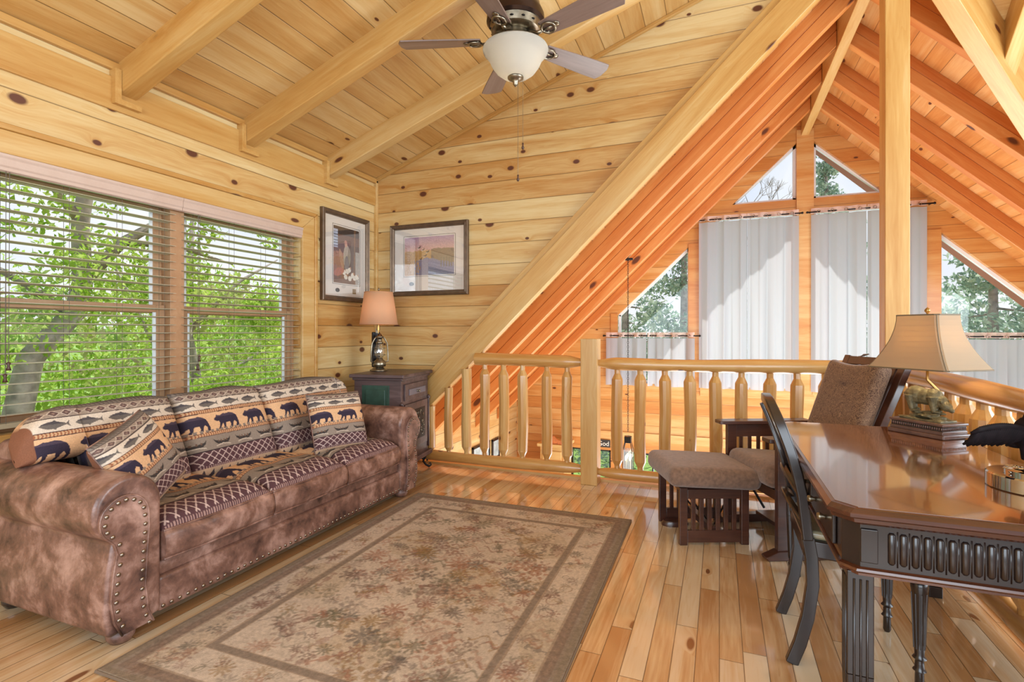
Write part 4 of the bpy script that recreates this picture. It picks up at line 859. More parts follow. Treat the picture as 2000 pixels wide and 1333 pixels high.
def picture(label, m4, w_, h_, kind, ax0, ax1, az0, az1):
    """local X to the right, local Z up, local -Y towards the viewer"""
    t = thing('framed_picture', label, 'picture', group='framed prints in the corner'); t.matrix_world = m4
    M = Mesh(); f = .045
    prof = [(0, 0), (0, -.03), (.008, -.036), (.02, -.03), (.03, -.032), (f - .008, -.02), (f, -.018), (f, 0)]
    for (a, b, c, d_) in (((0, 0), (w_, 0), (w_, h_), (0, h_)),):
        cor = [(0, 0), (w_, 0), (w_, h_), (0, h_)]; inn = [(1, 1), (-1, 1), (-1, -1), (1, -1)]
        for i in range(4):
            p, q = cor[i], cor[(i + 1) % 4]; ip, iq = inn[i], inn[(i + 1) % 4]; v = []
            for (o_, y_) in prof: v.append((p[0] + ip[0] * o_, y_, p[1] + ip[1] * o_))
            for (o_, y_) in prof: v.append((q[0] + iq[0] * o_, y_, q[1] + iq[1] * o_))
            n = len(prof); M.add(v, [(k, (k + 1) % n, n + (k + 1) % n, n + k) for k in range(n)])
    build('frame', M, frame_m, t, bevel=.001)
    build('mat_board', Mesh().box(f - .004, w_ - f + .004, -.012, -.004, f - .004, h_ - f + .004), mat_board, t)
    u = np.linspace(ax0, ax1, 150); v = np.linspace(az0, az1, 150); U, V = np.meshgrid(u, v, indexing='ij')
    pr = gridmesh('print', [np.stack([U, np.full(U.shape, -.0135), V], -1)], print_m, t, colors=[art(kind)])
    g_ = .012; M = Mesh()
    for (a, b, c, d_) in ((ax0 - g_, ax1 + g_, az0 - g_, az0 - g_ + .003), (ax0 - g_, ax1 + g_, az1 + g_, az1 + g_ + .003), (ax0 - g_, ax0 - g_ + .003, az0 - g_, az1 + g_), (ax1 + g_, ax1 + g_ + .003, az0 - g_, az1 + g_)): M.box(a, b, -.0138, -.0118, c, d_)
    build('mat_line', M, espresso, t)
    build('emblem', Mesh().lathe([(0, 0), (.026, 0), (.026, .003), (.02, .004), (0, .003)], 24, sy=.68), black_iron, t, loc=(ax0 + .075 if kind == 0 else ax0 + .05, -.012, (f + az0) / 2 - .006), rot=(R(90), 0, 0))
    if kind == 1: build('title_plate', Mesh().box(ax1 - .09, ax1 - .045, -.0145, -.012, f + .03, f + .075), brass, t)
    build('glazing', Mesh().box(f - .002, w_ - f + .002, -.018, -.016, f - .002, h_ - f + .002), picglass_m, t); return t
picture('landscape marsh print with wildfowl in a bronze frame on the back wall', Matrix.Translation((-2.915, 4.197, 1.56)), .825, .67, 0, .155, .68, .19, .545)
picture('tall barn print with a hunter and white birds, beside the window', Matrix.Translation((-3.097, 3.435, 1.49)) @ Matrix.Rotation(R(90), 4, 'Z'), .625, .78, 1, .15, .49, .16, .655)

# ------------------------------------------------------------------ ceiling fan
FX, FY, FZ = -1.095, 2.80, 2.90
fan = thing('ceiling_fan', 'five blade bronze ceiling fan with a lit frosted bowl', 'ceiling fan', (FX, FY, FZ))
build('motor_housing', Mesh().lathe([(0, .24), (.10, .24), (.135, .215), (.165, .15), (.168, .11), (.155, .095), (.0, .095)], 40), bronze, fan, smooth='auto')
build('vent_ring', Mesh().lathe([(0, .10), (.15, .098), (.14, .055), (.118, .04), (.0, .04)], 40), pewter, fan, smooth='auto')
M = Mesh()
for k in range(14):
    a = 2 * math.pi * k / 14; M.ball((.142 * math.cos(a), .142 * math.sin(a), .072), (.012, .012, .005), 8)
build('vent_slot', M, black_iron, fan, smooth=True)
build('downrod', Mesh().lathe([(.05, .24), (.03, .27), (.016, .28), (.016, .44), (.05, .45), (.07, .50), (.07, .54)], 24), bronze, fan, smooth='auto')
build('switch_cup', Mesh().lathe([(0, .045), (.085, .043), (.088, .01), (.10, -.002), (.0, -.002)], 30), pewter, fan, smooth='auto')
for ang in (-162, -90, -18, 54, 126):
    A = Matrix.Rotation(R(ang), 4, 'Z') @ Matrix.Rotation(R(-12), 4, 'X')
    M = Mesh(); pts = []
    for f in np.linspace(0, 1, 9): pts.append((.20 + f * .46, -.052 - .020 * math.sin(f * 1.5)))
    oc = [(.67, -.055), (.68, -.03), (.68, .03), (.67, .055)]
    poly = pts + oc + [(a, -b) for a, b in pts[::-1]]
    M.prism(poly, lambda a, b, d: (a, b, d), .0, .008)
    bl = build('blade', M, blade_m, fan, bevel=.002); bl.matrix_local = A
    M = Mesh(); M.tube([(.075, 0, .03), (.12, 0, .02), (.155, 0, -.006), (.19, 0, -.008)], [.013, .012, .011, .01], 8)
    M.tube([(.235 + .04 * math.cos(t), .036 * math.sin(t), -.007) for t in np.linspace(math.pi, 3 * math.pi, 21)], .007, 8, caps=False)
    M.tube([(.20, .0, -.006), (.26, .0, -.006)], .006, 8); M.ball((.285, 0, -.003), (.02, .02, .006), 10); M.ball((.215, .03, -.003), (.01, .01, .006), 8); M.ball((.215, -.03, -.003), (.01, .01, .006), 8)
    br = build('blade_iron', M, pewter, bl, smooth=True)
bowl_m = mix_shader('frosted_bowl', node('ShaderNodeBsdfTranslucent', Color=(.17, .162, .145, 1)), node('ShaderNodeBsdfDiffuse', Color=(.62, .60, .55, 1)), .45)
bw = build('glass_bowl', Mesh().lathe([(.186, -.042), (.190, -.05), (.186, -.062), (.165, -.085), (.155, -.10), (.14, -.135), (.115, -.17), (.08, -.197), (.03, -.208)], 44), bowl_m, fan, smooth=True); q = bw.modifiers.new('s', 'SOLIDIFY'); q.thickness = .004
build('bowl_plate', Mesh().lathe([(0, -.002), (.10, -.002), (.17, -.03), (.182, -.042), (.0, -.042)], 36), pewter, fan, smooth='auto')
build('finial', Mesh().lathe([(.0, -.20), (.045, -.203), (.046, -.212), (.028, -.222), (.014, -.236), (.016, -.245), (.006, -.258), (0, -.262)], 20), pewter, fan, smooth=True)
build('bulb', Mesh().ball((.03, -.05, -.10), (.03, .03, .04), 16), simple('fan_bulb_glow', (1, .95, .85), emit=(1, .9, .75), estr=90), fan, smooth=True)
for (dx, z) in ((.015, -.78), (.045, -.60)):
    q = build('pull_chain', Mesh().tube([(dx, .0, -.21), (dx, 0, z)], .0013, 5), pewter, fan); build('chain_fob', Mesh().lathe([(0, .03), (.006, .024), (.004, .012), (.009, 0), (.006, -.01), (0, -.012)], 10, (dx, 0, z - .018)), tassel_m, q, smooth=True)
light('fan_lamp', 'POINT', (FX + .02, FY - .02, FZ - .09), 36, (1, .86, .66), shadow_soft_size=.06)

# ------------------------------------------------------------------ writing desk
DZ = .76; dx0, dx1, dy0, dy1 = .272, 1.0, 1.585, 3.035
of = ((dx0 + dx1) / 2, (dy0 + dy1) / 2, 0)
desk = thing('writing_desk', 'dark wood writing desk with fluted apron beside the log railing', 'desk', of)
def oct_(x0, x1, y0, y1, c): return [(x0 + c, y0), (x1 - c, y0), (x1, y0 + c), (x1, y1 - c), (x1 - c, y1), (x0 + c, y1), (x0, y1 - c), (x0, y0 + c)]
def octprism(M, i, z0, z1, c=.045): return M.prism(oct_(dx0 + i, dx1 - i, dy0 + i, dy1 - i, c * (1 if i < .03 else .8)), lambda a, b, d: (a, b, d), z0, z1)
mt = octprism(Mesh(), .022, .752, DZ); q = build('desktop', mt, desk_top_m, desk); q.matrix_local = Matrix.Identity(4)
# grain along the length of the desk
q.data.transform(Matrix.Translation((-of[0], -of[1], 0))); q.data.transform(Matrix.Rotation(R(-90), 4, 'Z')); q.rotation_euler = (0, 0, R(90))
M = Mesh(); prof = [(.022, .759), (.012, .758), (.0, .748), (.0, .738), (.010, .732), (.012, .722), (.020, .716), (.030, .712), (.06, .712)]
c = .045; rings = [[(a, b, z) for a, b in oct_(dx0 + i, dx1 - i, dy0 + i, dy1 - i, c)] for i, z in prof]
for a in range(len(rings) - 1): M.add(rings[a] + rings[a + 1], [(k, (k + 1) % 8, 8 + (k + 1) % 8, 8 + k) for k in range(8)])
build('top_moulding', M, desk_edge, desk, off=of)
ap = octprism(Mesh(), .040, .585, .714); build('apron', ap, espresso, desk, off=of, bevel=.002)
M = Mesh(); prof = [(.042, .598), (.030, .594), (.028, .588), (.034, .582), (.034, .576), (.05, .574)]
rings = [[(a, b, z) for a, b in oct_(dx0 + i, dx1 - i, dy0 + i, dy1 - i, c * .8)] for i, z in prof]
for a in range(len(rings) - 1): M.add(rings[a] + rings[a + 1], [(k, (k + 1) % 8, 8 + (k + 1) % 8, 8 + k) for k in range(8)])
build('lower_moulding', M, desk_edge, desk, off=of)
# flutes on the near apron, blocks at the corners
M = Mesh(); fy = dy0 + .040
xx = dx0 + .145
while xx < dx1 - .14:
    M.tube([(xx, fy + .001, .612), (xx, fy + .001, .618), (xx, fy + .001, .69), (xx, fy + .001, .696)], [.005, .009, .009, .005], 10); M.tube([(xx + .0128, fy + .002, .606), (xx + .0128, fy + .002, .70)], .003, 6); xx += .0256
build('fluting', M, espresso, desk, off=of, smooth=True)
for a in (dx0 + .075, dx1 - .115): build('corner_block', Mesh().box(a, a + .04, fy - .006, fy, .61, .70), espresso, desk, off=of, bevel=.004)
def deskleg(lx, ly):
    M = Mesh(); M.box(lx - .031, lx + .031, ly - .031, ly + .031, .30, .58)
    M.add([(lx + a * .031, ly + b * .031, .30) for a, b in ((-1, -1), (1, -1), (1, 1), (-1, 1))] + [(lx + a * .022, ly + b * .022, .05) for a, b in ((-1, -1), (1, -1), (1, 1), (-1, 1))], [(0, 1, 5, 4), (1, 2, 6, 5), (2, 3, 7, 6), (3, 0, 4, 7), (4, 5, 6, 7)])
    M.box(lx - .026, lx + .026, ly - .026, ly + .026, .0, .05)
    l = build('leg', M, espresso, desk, off=of, bevel=.003)
    M = Mesh()
    for k in (-1, 0, 1):
        M.tube([(lx + k * .015, ly - .0315, .56), (lx + k * .015, ly - .0315, .30), (lx + k * .010, ly - .0235, .08)], .003, 6); M.tube([(lx - .0315, ly + k * .015, .56), (lx - .0315, ly + k * .015, .30), (lx - .0235, ly + k * .010, .08)], .003, 6)
    build('reeding', M, espresso, l, off=of, smooth=True)
for a in (dx0 + .078, dx1 - .078):
    for b in (dy0 + .078, dy1 - .078): deskleg(a, b)
# drawers on the chair side
for (a, b) in ((dy0 + .14, dy0 + .50), (dy0 + .52, dy1 - .52), (dy1 - .50, dy1 - .14)):
    q = build('drawer', Mesh().box(dx0 + .028, dx0 + .040, a, b, .612, .702), espresso, desk, off=of, bevel=.004)
    for s_ in ((a + b) / 2 - .09, (a + b) / 2 + .09): build('knob', Mesh().lathe([(0, 0), (.009, 0), (.006, .008), (.012, .018), (.009, .026), (0, .028)], 14), pewter, q, smooth=True, loc=(dx0 + .030 - of[0], s_ - of[1], .66), rot=(0, R(-90), 0))

# ------------------------------------------------------------------ balloon back desk chair
CX, CYc = .29, 2.35
ch = thing('desk_chair', 'dark wooden hoop back chair pushed under the writing desk', 'chair', (CX, CYc, 0)); of = (CX, CYc, 0)
def sect(M, pts, wd, dp):
    """rectangular section sweep in the XZ plane curve; pts (x,y,z)"""
    pts = [Vector(p) for p in pts]; v = []; n = len(pts)
    for i, p in enumerate(pts):
        d = (pts[min(i + 1, n - 1)] - pts[max(i - 1, 0)]).normalized(); s1 = Vector((1, 0, 0)) - d * d.x
        s1 = s1.normalized(); s2 = d.cross(s1)
        w_ = wd[i] if hasattr(wd, '__len__') else wd
        for a, b in ((-1, -1), (1, -1), (1, 1), (-1, 1)): v.append(p + s1 * a * dp / 2 + s2 * b * w_ / 2)
    f = [(i * 4 + k, i * 4 + (k + 1) % 4, (i + 1) * 4 + (k + 1) % 4, (i + 1) * 4 + k) for i in range(n - 1) for k in range(4)] + [(3, 2, 1, 0), tuple((n - 1) * 4 + k for k in range(4))]
    return M.add(v, f)
for s_ in (-1, 1):
    pts = [(.247, CYc + s_ * .185, 0), (.275, CYc + s_ * .184, .08), (.300, CYc + s_ * .182, .18), (.316, CYc + s_ * .18, .30), (.312, CYc + s_ * .18, .40), (.300, CYc + s_ * .18, .47)]
    sect(M := Mesh(), pts, [.03, .032, .034, .036, .038, .038], .042); build('leg', M, espresso, ch, off=of, bevel=.004)
hoop = []
for t in np.linspace(-1, 1, 33):
    a = abs(t); s_ = 1 if t > 0 else -1; z = .46 + .492 * (1 - a ** 2.6) ** (1 / 1.7) if a < 1 else .46
    y = s_ * .185 * (1 - (1 - a) ** 2.2)
    x = .300 - .02 * ((z - .46) / .5) - .105 * ((z - .46) / .5) ** 2
    hoop.append((x, CYc + y, z))
sect(M := Mesh(), hoop, .034, .036); build('back_hoop', M, espresso, ch, off=of, bevel=.006)
for (z0_, bow) in ((.52, .05), (.62, .04)):
    pts = [(.30 - .02 * ((z0_ - .46) / .5) - .105 * ((z0_ - .46) / .5) ** 2 - .004 - bow * (1 - (2 * f - 1) ** 2), CYc + (f - .5) * .35, z0_ + .06 * (1 - (2 * f - 1) ** 2)) for f in np.linspace(0, 1, 13)]
    sect(M := Mesh(), pts, .02, .02); build('back_rail', M, espresso, ch, off=of, bevel=.004)
pts = [(.30 - .02 * ((z - .46) / .5) - .105 * ((z - .46) / .5) ** 2 - .03, CYc, z) for z in np.linspace(.60, .93, 9)]
sect(M := Mesh(), pts, [.02, .03, .05, .06, .05, .035, .03, .03, .03], .012); build('splat', M, espresso, ch, off=of, bevel=.003)
def seatpoly(g=0):
    P = [(.285 - g, -.19 - g), (.45, -.215 - g)] + [(.50 + (.19 + g) * math.cos(t), (.215 + g) * math.sin(t)) for t in np.linspace(R(-80), R(80), 15)] + [(.45, .215 + g), (.285 - g, .19 + g)]
    return [(a, CYc + b) for a, b in P]
build('seat_frame', Mesh().prism(seatpoly(), lambda a, b, d: (a, b, d), .40, .462), espresso, ch, off=of, bevel=.006)
build('seat_cushion', Mesh().prism(seatpoly(-.012), lambda a, b, d: (a, b, d), .46, .492), simple('grey_leather', L3(150, 142, 116), rough=.3, coat=.3), ch, off=of, bevel=.014, seg=4)
for s_ in (-1, 1):
    prof = [(.010, 0), (.014, .01), (.013, .06), (.020, .065), (.014, .075), (.013, .10), (.021, .107), (.014, .117), (.016, .16), (.023, .33), (.026, .35), (.024, .365), (.014, .375), (.02, .39), (.022, .41)]
    l = build('leg', Mesh().lathe(prof, 20, (.635, CYc + s_ * .185, 0)), espresso, ch, off=of, smooth='auto')
    M = Mesh()
    for k in range(8):
        a = 2 * math.pi * k / 8; M.tube([(.635 + .0155 * math.cos(a), CYc + s_ * .185 + .0155 * math.sin(a), .14), (.635 + .0225 * math.cos(a), CYc + s_ * .185 + .0225 * math.sin(a), .33)], .003, 5)
    build('fluting', M, espresso, l, off=of)

# ------------------------------------------------------------------ glider rocker and ottoman
def rbox(sx, sy, sz, r_, n=(18, 18, 8), crown=0., fn=None):
    """soft rounded box mesh centred on the origin"""
    M = Mesh(); h = (sx / 2, sy / 2, sz / 2)
    for ax in range(3):
        for s_ in (-1, 1):
            a1, a2 = [k for k in range(3) if k != ax]; n1, n2 = n[a1], n[a2]; v = []
            for i in range(n1 + 1):
                for j in range(n2 + 1):
                    p = [0, 0, 0]; p[ax] = s_ * h[ax]
                    p[a1] = h[a1] * math.sin((2 * i / n1 - 1) * math.pi / 2) ; p[a2] = h[a2] * math.sin((2 * j / n2 - 1) * math.pi / 2)
                    core = [max(-h[k] + r_, min(h[k] - r_, p[k])) for k in range(3)]; d = Vector([p[k] - core[k] for k in range(3)])
                    if d.length > 1e-9: d = d.normalized() * r_
                    q = [core[k] + d[k] for k in range(3)]
                    if crown: q[2] += (1 if q[2] > 0 else -.2) * crown * (1 - (q[0] / h[0]) ** 2) * (1 - (q[1] / h[1]) ** 2)
                    v.append(tuple(q))
            f = [(i * (n2 + 1) + j, (i + 1) * (n2 + 1) + j, (i + 1) * (n2 + 1) + j + 1, i * (n2 + 1) + j + 1) for i in range(n1) for j in range(n2)]
            M.add(v, f)
    if fn: M.v = [fn(p) for p in M.v]
    return M
GA = R(23)     # heading: local -X faces the ottoman
ot = thing('ottoman', 'brown upholstered footstool with slatted mission style sides', 'ottoman', (-.105, 3.375, 0), GA)
cu = build('cushion', rbox(.53, .50, .115, .045, (24, 24, 8), .012), ottoman_fab, ot, smooth=True); cu.location = (0, 0, .385); cu.rotation_euler = (0, R(3), 0)
build('apron', Mesh().box(-.19, .19, -.175, .175, .30, .335), oak_dark, ot, bevel=.004)
for s_ in (-1, 1):
    y_ = s_ * .19; sd = build('side_frame', Mesh().box(-.20, -.155, y_ - .015, y_ + .015, .0, .33).box(.155, .20, y_ - .015, y_ + .015, .0, .33).box(-.155, .155, y_ - .012, y_ + .012, .265, .32).box(-.155, .155, y_ - .012, y_ + .012, .015, .085), oak_dark, ot, bevel=.004)
    M = Mesh()
    for k in range(6): xx = -.118 + k * .047; M.box(xx - .012, xx + .012, y_ - .008, y_ + .008, .08, .27)
    build('slats', M, oak_dark, sd, bevel=.002)
build('stretcher', Mesh().box(-.02, .02, -.18, .18, .06, .10), oak_dark, ot, bevel=.003)
for s_ in (-1, 1): build('glide_arm', Mesh().tube([(-.13, s_ * .13, .27), (.02, s_ * .13, .08), (.12, s_ * .13, .27)], .007, 6), black_iron, ot)
build('foot_pad', Mesh().lathe([(0, 0), (.07, 0), (.072, .012), (.06, .03), (0, .03)], 20, (-.12, .12, 0), sx=1.2, sy=.7), oak_dark, ot, smooth='auto')
gl = thing('glider_rocker', 'glider rocking chair with brown paisley back and slatted dark arms', 'chair', (.435, 3.50, 0), R(25))
cu = build('seat_cushion', rbox(.52, .50, .13, .05, (22, 22, 8), .015), ottoman_fab, gl, smooth=True); cu.location = (-.06, 0, .405); cu.rotation_euler = (0, R(5), 0)
LB = R(24); hb = .62
def bk(p): return (p[0], p[1], p[2])
bq = build('back_cushion', rbox(.11, .44, .66, .045, (8, 22, 24), 0, lambda p: (p[0] - .02 * math.sin(3 * p[2]), p[1] * (1 + .04 * p[2]), p[2] - (.035 * (1 - (p[1] / .22) ** 2) if p[2] > .2 else 0))), paisley_m, gl, smooth=True); bq.location = (.27, 0, .74); bq.rotation_euler = (0, LB, 0)
M = Mesh().box(-.02, .02, -.255, -.205, -.36, .385).box(-.02, .02, .205, .255, -.36, .385).box(-.018, .018, -.21, .21, .325, .38).box(-.015, .015, -.21, .21, -.36, -.30)
for k in range(5): M.box(-.008, .008, -.16 + k * .08 - .02, -.16 + k * .08 + .02, -.32, .34)
bf = build('back_frame', M, oak_dark, gl, bevel=.004); bf.location = (.335, 0, .715); bf.rotation_euler = (0, LB, 0)
build('back_tie', Mesh().tube([(-.015, .12, .375), (-.02, .09, .392), (-.015, .06, .398), (-.01, .1, .388), (-.015, .14, .376)], .004, 6), paisley_m, bf, smooth=True)
for s_ in (-1, 1):
    y_ = s_ * .285
    build('arm', Mesh().prism([(-.36, .038), (-.34, .05), (.25, .05), (.25, -.05), (-.34, -.05), (-.36, -.038)], lambda a, b, d: (a, y_ + b, d), .63, .652), oak_dark, gl, bevel=.004)
    sd = build('side_frame', Mesh().box(-.30, -.24, y_ - .018, y_ + .018, .03, .63).box(.18, .23, y_ - .018, y_ + .018, .03, .63).box(-.24, .18, y_ - .012, y_ + .012, .545, .63).box(-.24, .18, y_ - .012, y_ + .012, .20, .27), oak_dark, gl, bevel=.004)
    M = Mesh()
    for k in range(7): xx = -.205 + k * .058; M.box(xx - .011, xx + .011, y_ - .007, y_ + .007, .26, .55)
    build('slats', M, oak_dark, sd, bevel=.002)
    M = Mesh().prism([(-.36, 0), (-.37, .02), (-.30, .05), (.26, .05), (.33, .02), (.32, 0)], lambda a, b, d: (a, d, b), y_ - .03, y_ + .03); build('base_runner', M, oak_dark, gl, bevel=.005)
build('base_board', Mesh().box(-.12, .10, -.26, .26, .05, .075), oak_dark, gl, bevel=.003)
build('seat_rail', Mesh().box(-.26, -.235, -.26, .26, .29, .345), oak_dark, gl, bevel=.003)
for s_ in (-1, 1):
    build('glide_arm', Mesh().tube([(-.20, s_ * .23, .30), (-.08, s_ * .23, .10)], .008, 6), black_iron, gl); build('glide_arm', Mesh().tube([(.18, s_ * .23, .30), (.06, s_ * .23, .10)], .008, 6), black_iron, gl)

# ------------------------------------------------------------------ bear lamp on the desk
BX, BY = .868, 2.86; BA = R(-52)
bl_ = thing('bear_lamp', 'table lamp with bell shade on a carved base with a bronze bear', 'lamp', (BX, BY, DZ), BA)
def bb(name, a, b, z0, z1, mat, parent=None, bev=.003): return build(name, Mesh().box(-a / 2, a / 2, -b / 2, b / 2, z0, z1), mat, parent or bl_, bevel=bev)
lampwood = simple('carved_lamp_base', L3(96, 70, 62), rough=.3, var=.3, vscale=30, coat=.3)
bb('plinth', .245, .165, 0, .02, lampwood, bev=.006); bb('plinth_step', .23, .15, .018, .034, lampwood, bev=.004); bb('plinth_band', .222, .142, .032, .056, espresso, bev=.001); bb('plinth_top', .236, .156, .054, .066, lampwood, bev=.004)
M = Mesh()
for k in range(24):
    xx = -.108 + k * .0094
    for s_ in (-1, 1): M.ball((xx, s_ * .072, .044), (.0036, .003, .0075), 6)
for k in range(15):
    yy = -.066 + k * .0094
    for s_ in (-1, 1): M.ball((s_ * .112, yy, .044), (.003, .0036, .0075), 6)
build('beading', M, lampwood, bl_, smooth=True)
bz = simple('aged_bronze', L3(112, 104, 76), rough=.5, metal=.3, var=.45, vscale=60, bump=.8, bscale=300)
M = Mesh(); r3 = random.Random(2)
for k in range(26):
    rr = Matrix.Rotation(r3.uniform(-.35, .35), 3, 'Z') @ Matrix.Rotation(r3.uniform(-.12, .12), 3, 'Y'); z = .070 + .036 * (k / 26.)
    M.ball((r3.uniform(-.07, .07) * (1 - k / 60), r3.uniform(-.035, .035), z), (r3.uniform(.03, .05) * (1 - k / 60), r3.uniform(.018, .028), .006), 8, rot=rr)
M.box(-.09, .09, -.05, .05, .064, .074)
build('rock_ledge', M, bz, bl_, remesh=.0022)
# bear: head towards +X, body one continuous surface
M = Mesh(); zb = .104
E_ = lambda c, r_, ry=0: M.ball(c, r_, 14, rot=Matrix.Rotation(ry, 3, 'Y'))
E_((-.035, 0, zb + .055), (.042, .030, .034)); E_((.0, 0, zb + .052), (.045, .027, .030)); E_((.028, 0, zb + .052), (.032, .027, .032), .3); E_((.052, 0, zb + .040), (.028, .021, .022), .7); E_((.072, -.004, zb + .026), (.021, .017, .017), .6); E_((.088, -.006, zb + .016), (.014, .009, .009), .6)
for (lx, ly, f) in ((-.055, .016, 0), (-.045, -.018, .006), (.022, .017, 0), (.034, -.017, .006)):
    M.tube([(lx, ly, zb + .055), (lx - .004 + f, ly, zb + .03), (lx + f, ly, zb + .008), (lx + .004 + f, ly, zb + .002)], [.020, .0135, .0105, .010], 10); M.ball((lx + .008 + f, ly, zb + .003), (.0145, .009, .006), 10)
for s_ in (-1, 1): M.ball((.066, s_ * .015 - .004, zb + .042), (.006, .005, .007), 8)
M.ball((-.078, 0, zb + .058), (.007, .006, .006), 8)
M.v = [(x * 1.2 - .005, y * 1.2, zb + (z - zb) * 1.25) for x, y, z in M.v]; build('bear_figure', M, bz, bl_, remesh=.002)
build('stem', Mesh().tube([(.03, .03, .09), (.045, .03, .15), (.03, .02, .20), (.0, .0, .245), (0, 0, .30)], [.008, .0075, .007, .006, .005], 10), brass, bl_, smooth=True)
build('socket', Mesh().lathe([(0, .30), (.014, .30), (.016, .33), (.012, .35), (0, .35)], 14), brass, bl_, smooth=True)
# bell shaped rectangular shade
M = Mesh(); n = 10; LA, LBb, TA, TB = .355, .285, .185, .15
rings = []
for i in range(n + 1):
    f = i / n; g = (1 - f) ** 1.9; a = TA + (LA - TA) * g; b = TB + (LBb - TB) * g; z = .298 + .238 * f; c = .012
    rings.append([(a / 2, -b / 2 + c, z), (a / 2, b / 2 - c, z), (a / 2 - c, b / 2, z), (-a / 2 + c, b / 2, z), (-a / 2, b / 2 - c, z), (-a / 2, -b / 2 + c, z), (-a / 2 + c, -b / 2, z), (a / 2 - c, -b / 2, z)])
for i in range(n): M.add(rings[i] + rings[i + 1], [(k, (k + 1) % 8, 8 + (k + 1) % 8, 8 + k) for k in range(8)])
sh = build('lamp_shade', M, shade_m, bl_); q = sh.modifiers.new('s', 'SOLIDIFY'); q.thickness = .002
M = Mesh().tube(rings[0] + [rings[0][0]], .003, 6).tube(rings[-1] + [rings[-1][0]], .003, 6)
for k in (0, 2, 4, 6):
    M.tube([tuple((Vector(rg[k - 1 if k else 7]) + Vector(rg[k])) / 2) for rg in rings], .0022, 6)
build('shade_trim', M, simple('shade_trim_dark', L3(110, 96, 74), rough=.7), sh)
build('finial', Mesh().lathe([(0, .53), (.004, .532), (.004, .545), (.011, .553), (.011, .56), (.005, .568), (0, .572)], 14), brass, bl_, smooth=True)
build('harp', Mesh().tube([(0, -.012, .33), (0, -.05, .40), (0, -.04, .50), (0, 0, .53), (0, .04, .50), (0, .05, .40), (0, .012, .33)], .0018, 6), brass, bl_)
build('bulb', Mesh().ball((0, 0, .42), (.03, .03, .04), 16), simple('desk_bulb_glow', (1, .9, .75), emit=(1, .8, .5), estr=8), bl_, smooth=True)
light('desk_bulb', 'POINT', (BX, BY, DZ + .42), 10, (1, .74, .42), shadow_soft_size=.035)

# ------------------------------------------------------------------ eagle figurine on a round mirrored base
feather = simple('dark_feathers', L3(24, 17, 20), rough=.8, spec=.15, var=.4, vscale=40)
eg = thing('eagle_figurine', 'dark winged eagle figurine on a round polished base at the desk end', 'figurine', (.862, 1.975, DZ), R(15))
build('base', Mesh().lathe([(0, 0), (.112, 0), (.115, .003), (.115, .040), (.111, .044), (0, .044)], 48), chrome, eg, smooth='auto')
M = Mesh(); r4 = random.Random(8)
for k in range(60):
    a = r4.uniform(0, 6.28); rr = r4.uniform(.02, .062); M.ball((rr * math.cos(a), rr * math.sin(a), .034 + r4.uniform(0, .012)), (r4.uniform(.008, .02), r4.uniform(.006, .014), r4.uniform(.004, .010)), 8, rot=Matrix.Rotation(a, 3, 'Z'))
build('rocky_mound', M, chrome, eg, smooth=True).location = (0, 0, .013)
M = Mesh().lathe([(.0, .03), (.072, .031), (.072, .04), (.062, .046), (0, .046)], 36); build('mound_ring', M, chrome, eg, smooth='auto').location = (0, 0, .013)
M = Mesh(); M.ball((.03, 0, .12), (.04, .03, .05), 14); M.ball((.02, 0, .165), (.02, .018, .022), 12); M.ball((.0, 0, .162), (.016, .006, .007), 10); M.tube([(.03, 0, .09), (.03, 0, .04)], [.02, .014], 10); M.ball((.07, 0, .08), (.03, .02, .012), 10)
build('body', M, feather, eg, remesh=.003).location = (0, 0, .038)
for s_ in (-1, 1):
    M = Mesh()
    for k in range(26):
        f = k / 25.; bx = .02 - .0 * f; by = s_ * (.02 + .140 * f); M.tube([(bx, by, .128 + .014 * math.sin(f * 3)), (bx + .006, by + s_ * .012, .105 - .006 * f), (bx + .02, by + s_ * .024, .088 + .012 * math.sin(k * 2.4) * .6)], [.012 - .004 * f, .009, .003], 6)
        M.tube([(bx - .004, by - s_ * .01, .136 + .012 * math.sin(f * 3)), (bx - .002, by + s_ * .018, .122 + .01 * math.sin(f * 3))], [.008, .005], 6)
    q = build('wing', M, feather, eg, smooth=True); q.location = (0, 0, .038)
eg.rotation_euler = (0, 0, R(112))

# ------------------------------------------------------------------ things seen through the railing
ln = thing('hanging_lantern', 'small iron lantern hanging on a long chain beyond the railing', 'lantern', (-.92, 5.70, .10)); of = (-.92, 5.70, .10)
M = Mesh(); z = 1.99; k = 0
while z > .13:
    a = (0, 1) if k % 2 else (1, 0); M.tube([(-.92 + a[0] * .007 * math.cos(t), 5.70 + a[1] * .007 * math.cos(t), z + .015 * math.sin(t)) for t in np.linspace(0, 2 * math.pi, 9)], .0022, 4, caps=False); z -= .0245; k += 1
build('chain', M, black_iron, ln, off=of)
build('ceiling_hook', Mesh().box(-.955, -.87, 5.67, 5.73, 2.0, 2.02).tube([(-.92, 5.70, 2.04), (-.92, 5.70, 1.99)], .006, 8), black_iron, ln, off=of)
M = Mesh().box(-.955, -.885, 5.665, 5.735, .02, .09); build('canopy', M, black_iron, ln, off=of, bevel=.005)
M = Mesh().lathe([(.0, .098), (.03, .096), (.045, .09)], 4, (-.92, 5.70, 0)); build('canopy_cap', M, nail, ln, off=of)
M = Mesh()
for a, b in ((-.05, -.05), (.05, -.05), (.05, .05), (-.05, .05)): M.tube([(-.92 + a * .6, 5.70 + b * .6, .03), (-.92 + a, 5.70 + b, -.06), (-.92 + a, 5.70 + b, -.32)], .004, 6)
M.box(-.975, -.865, 5.645, 5.755, -.335, -.32); build('cage', M, black_iron, ln, off=of)
M = Mesh()
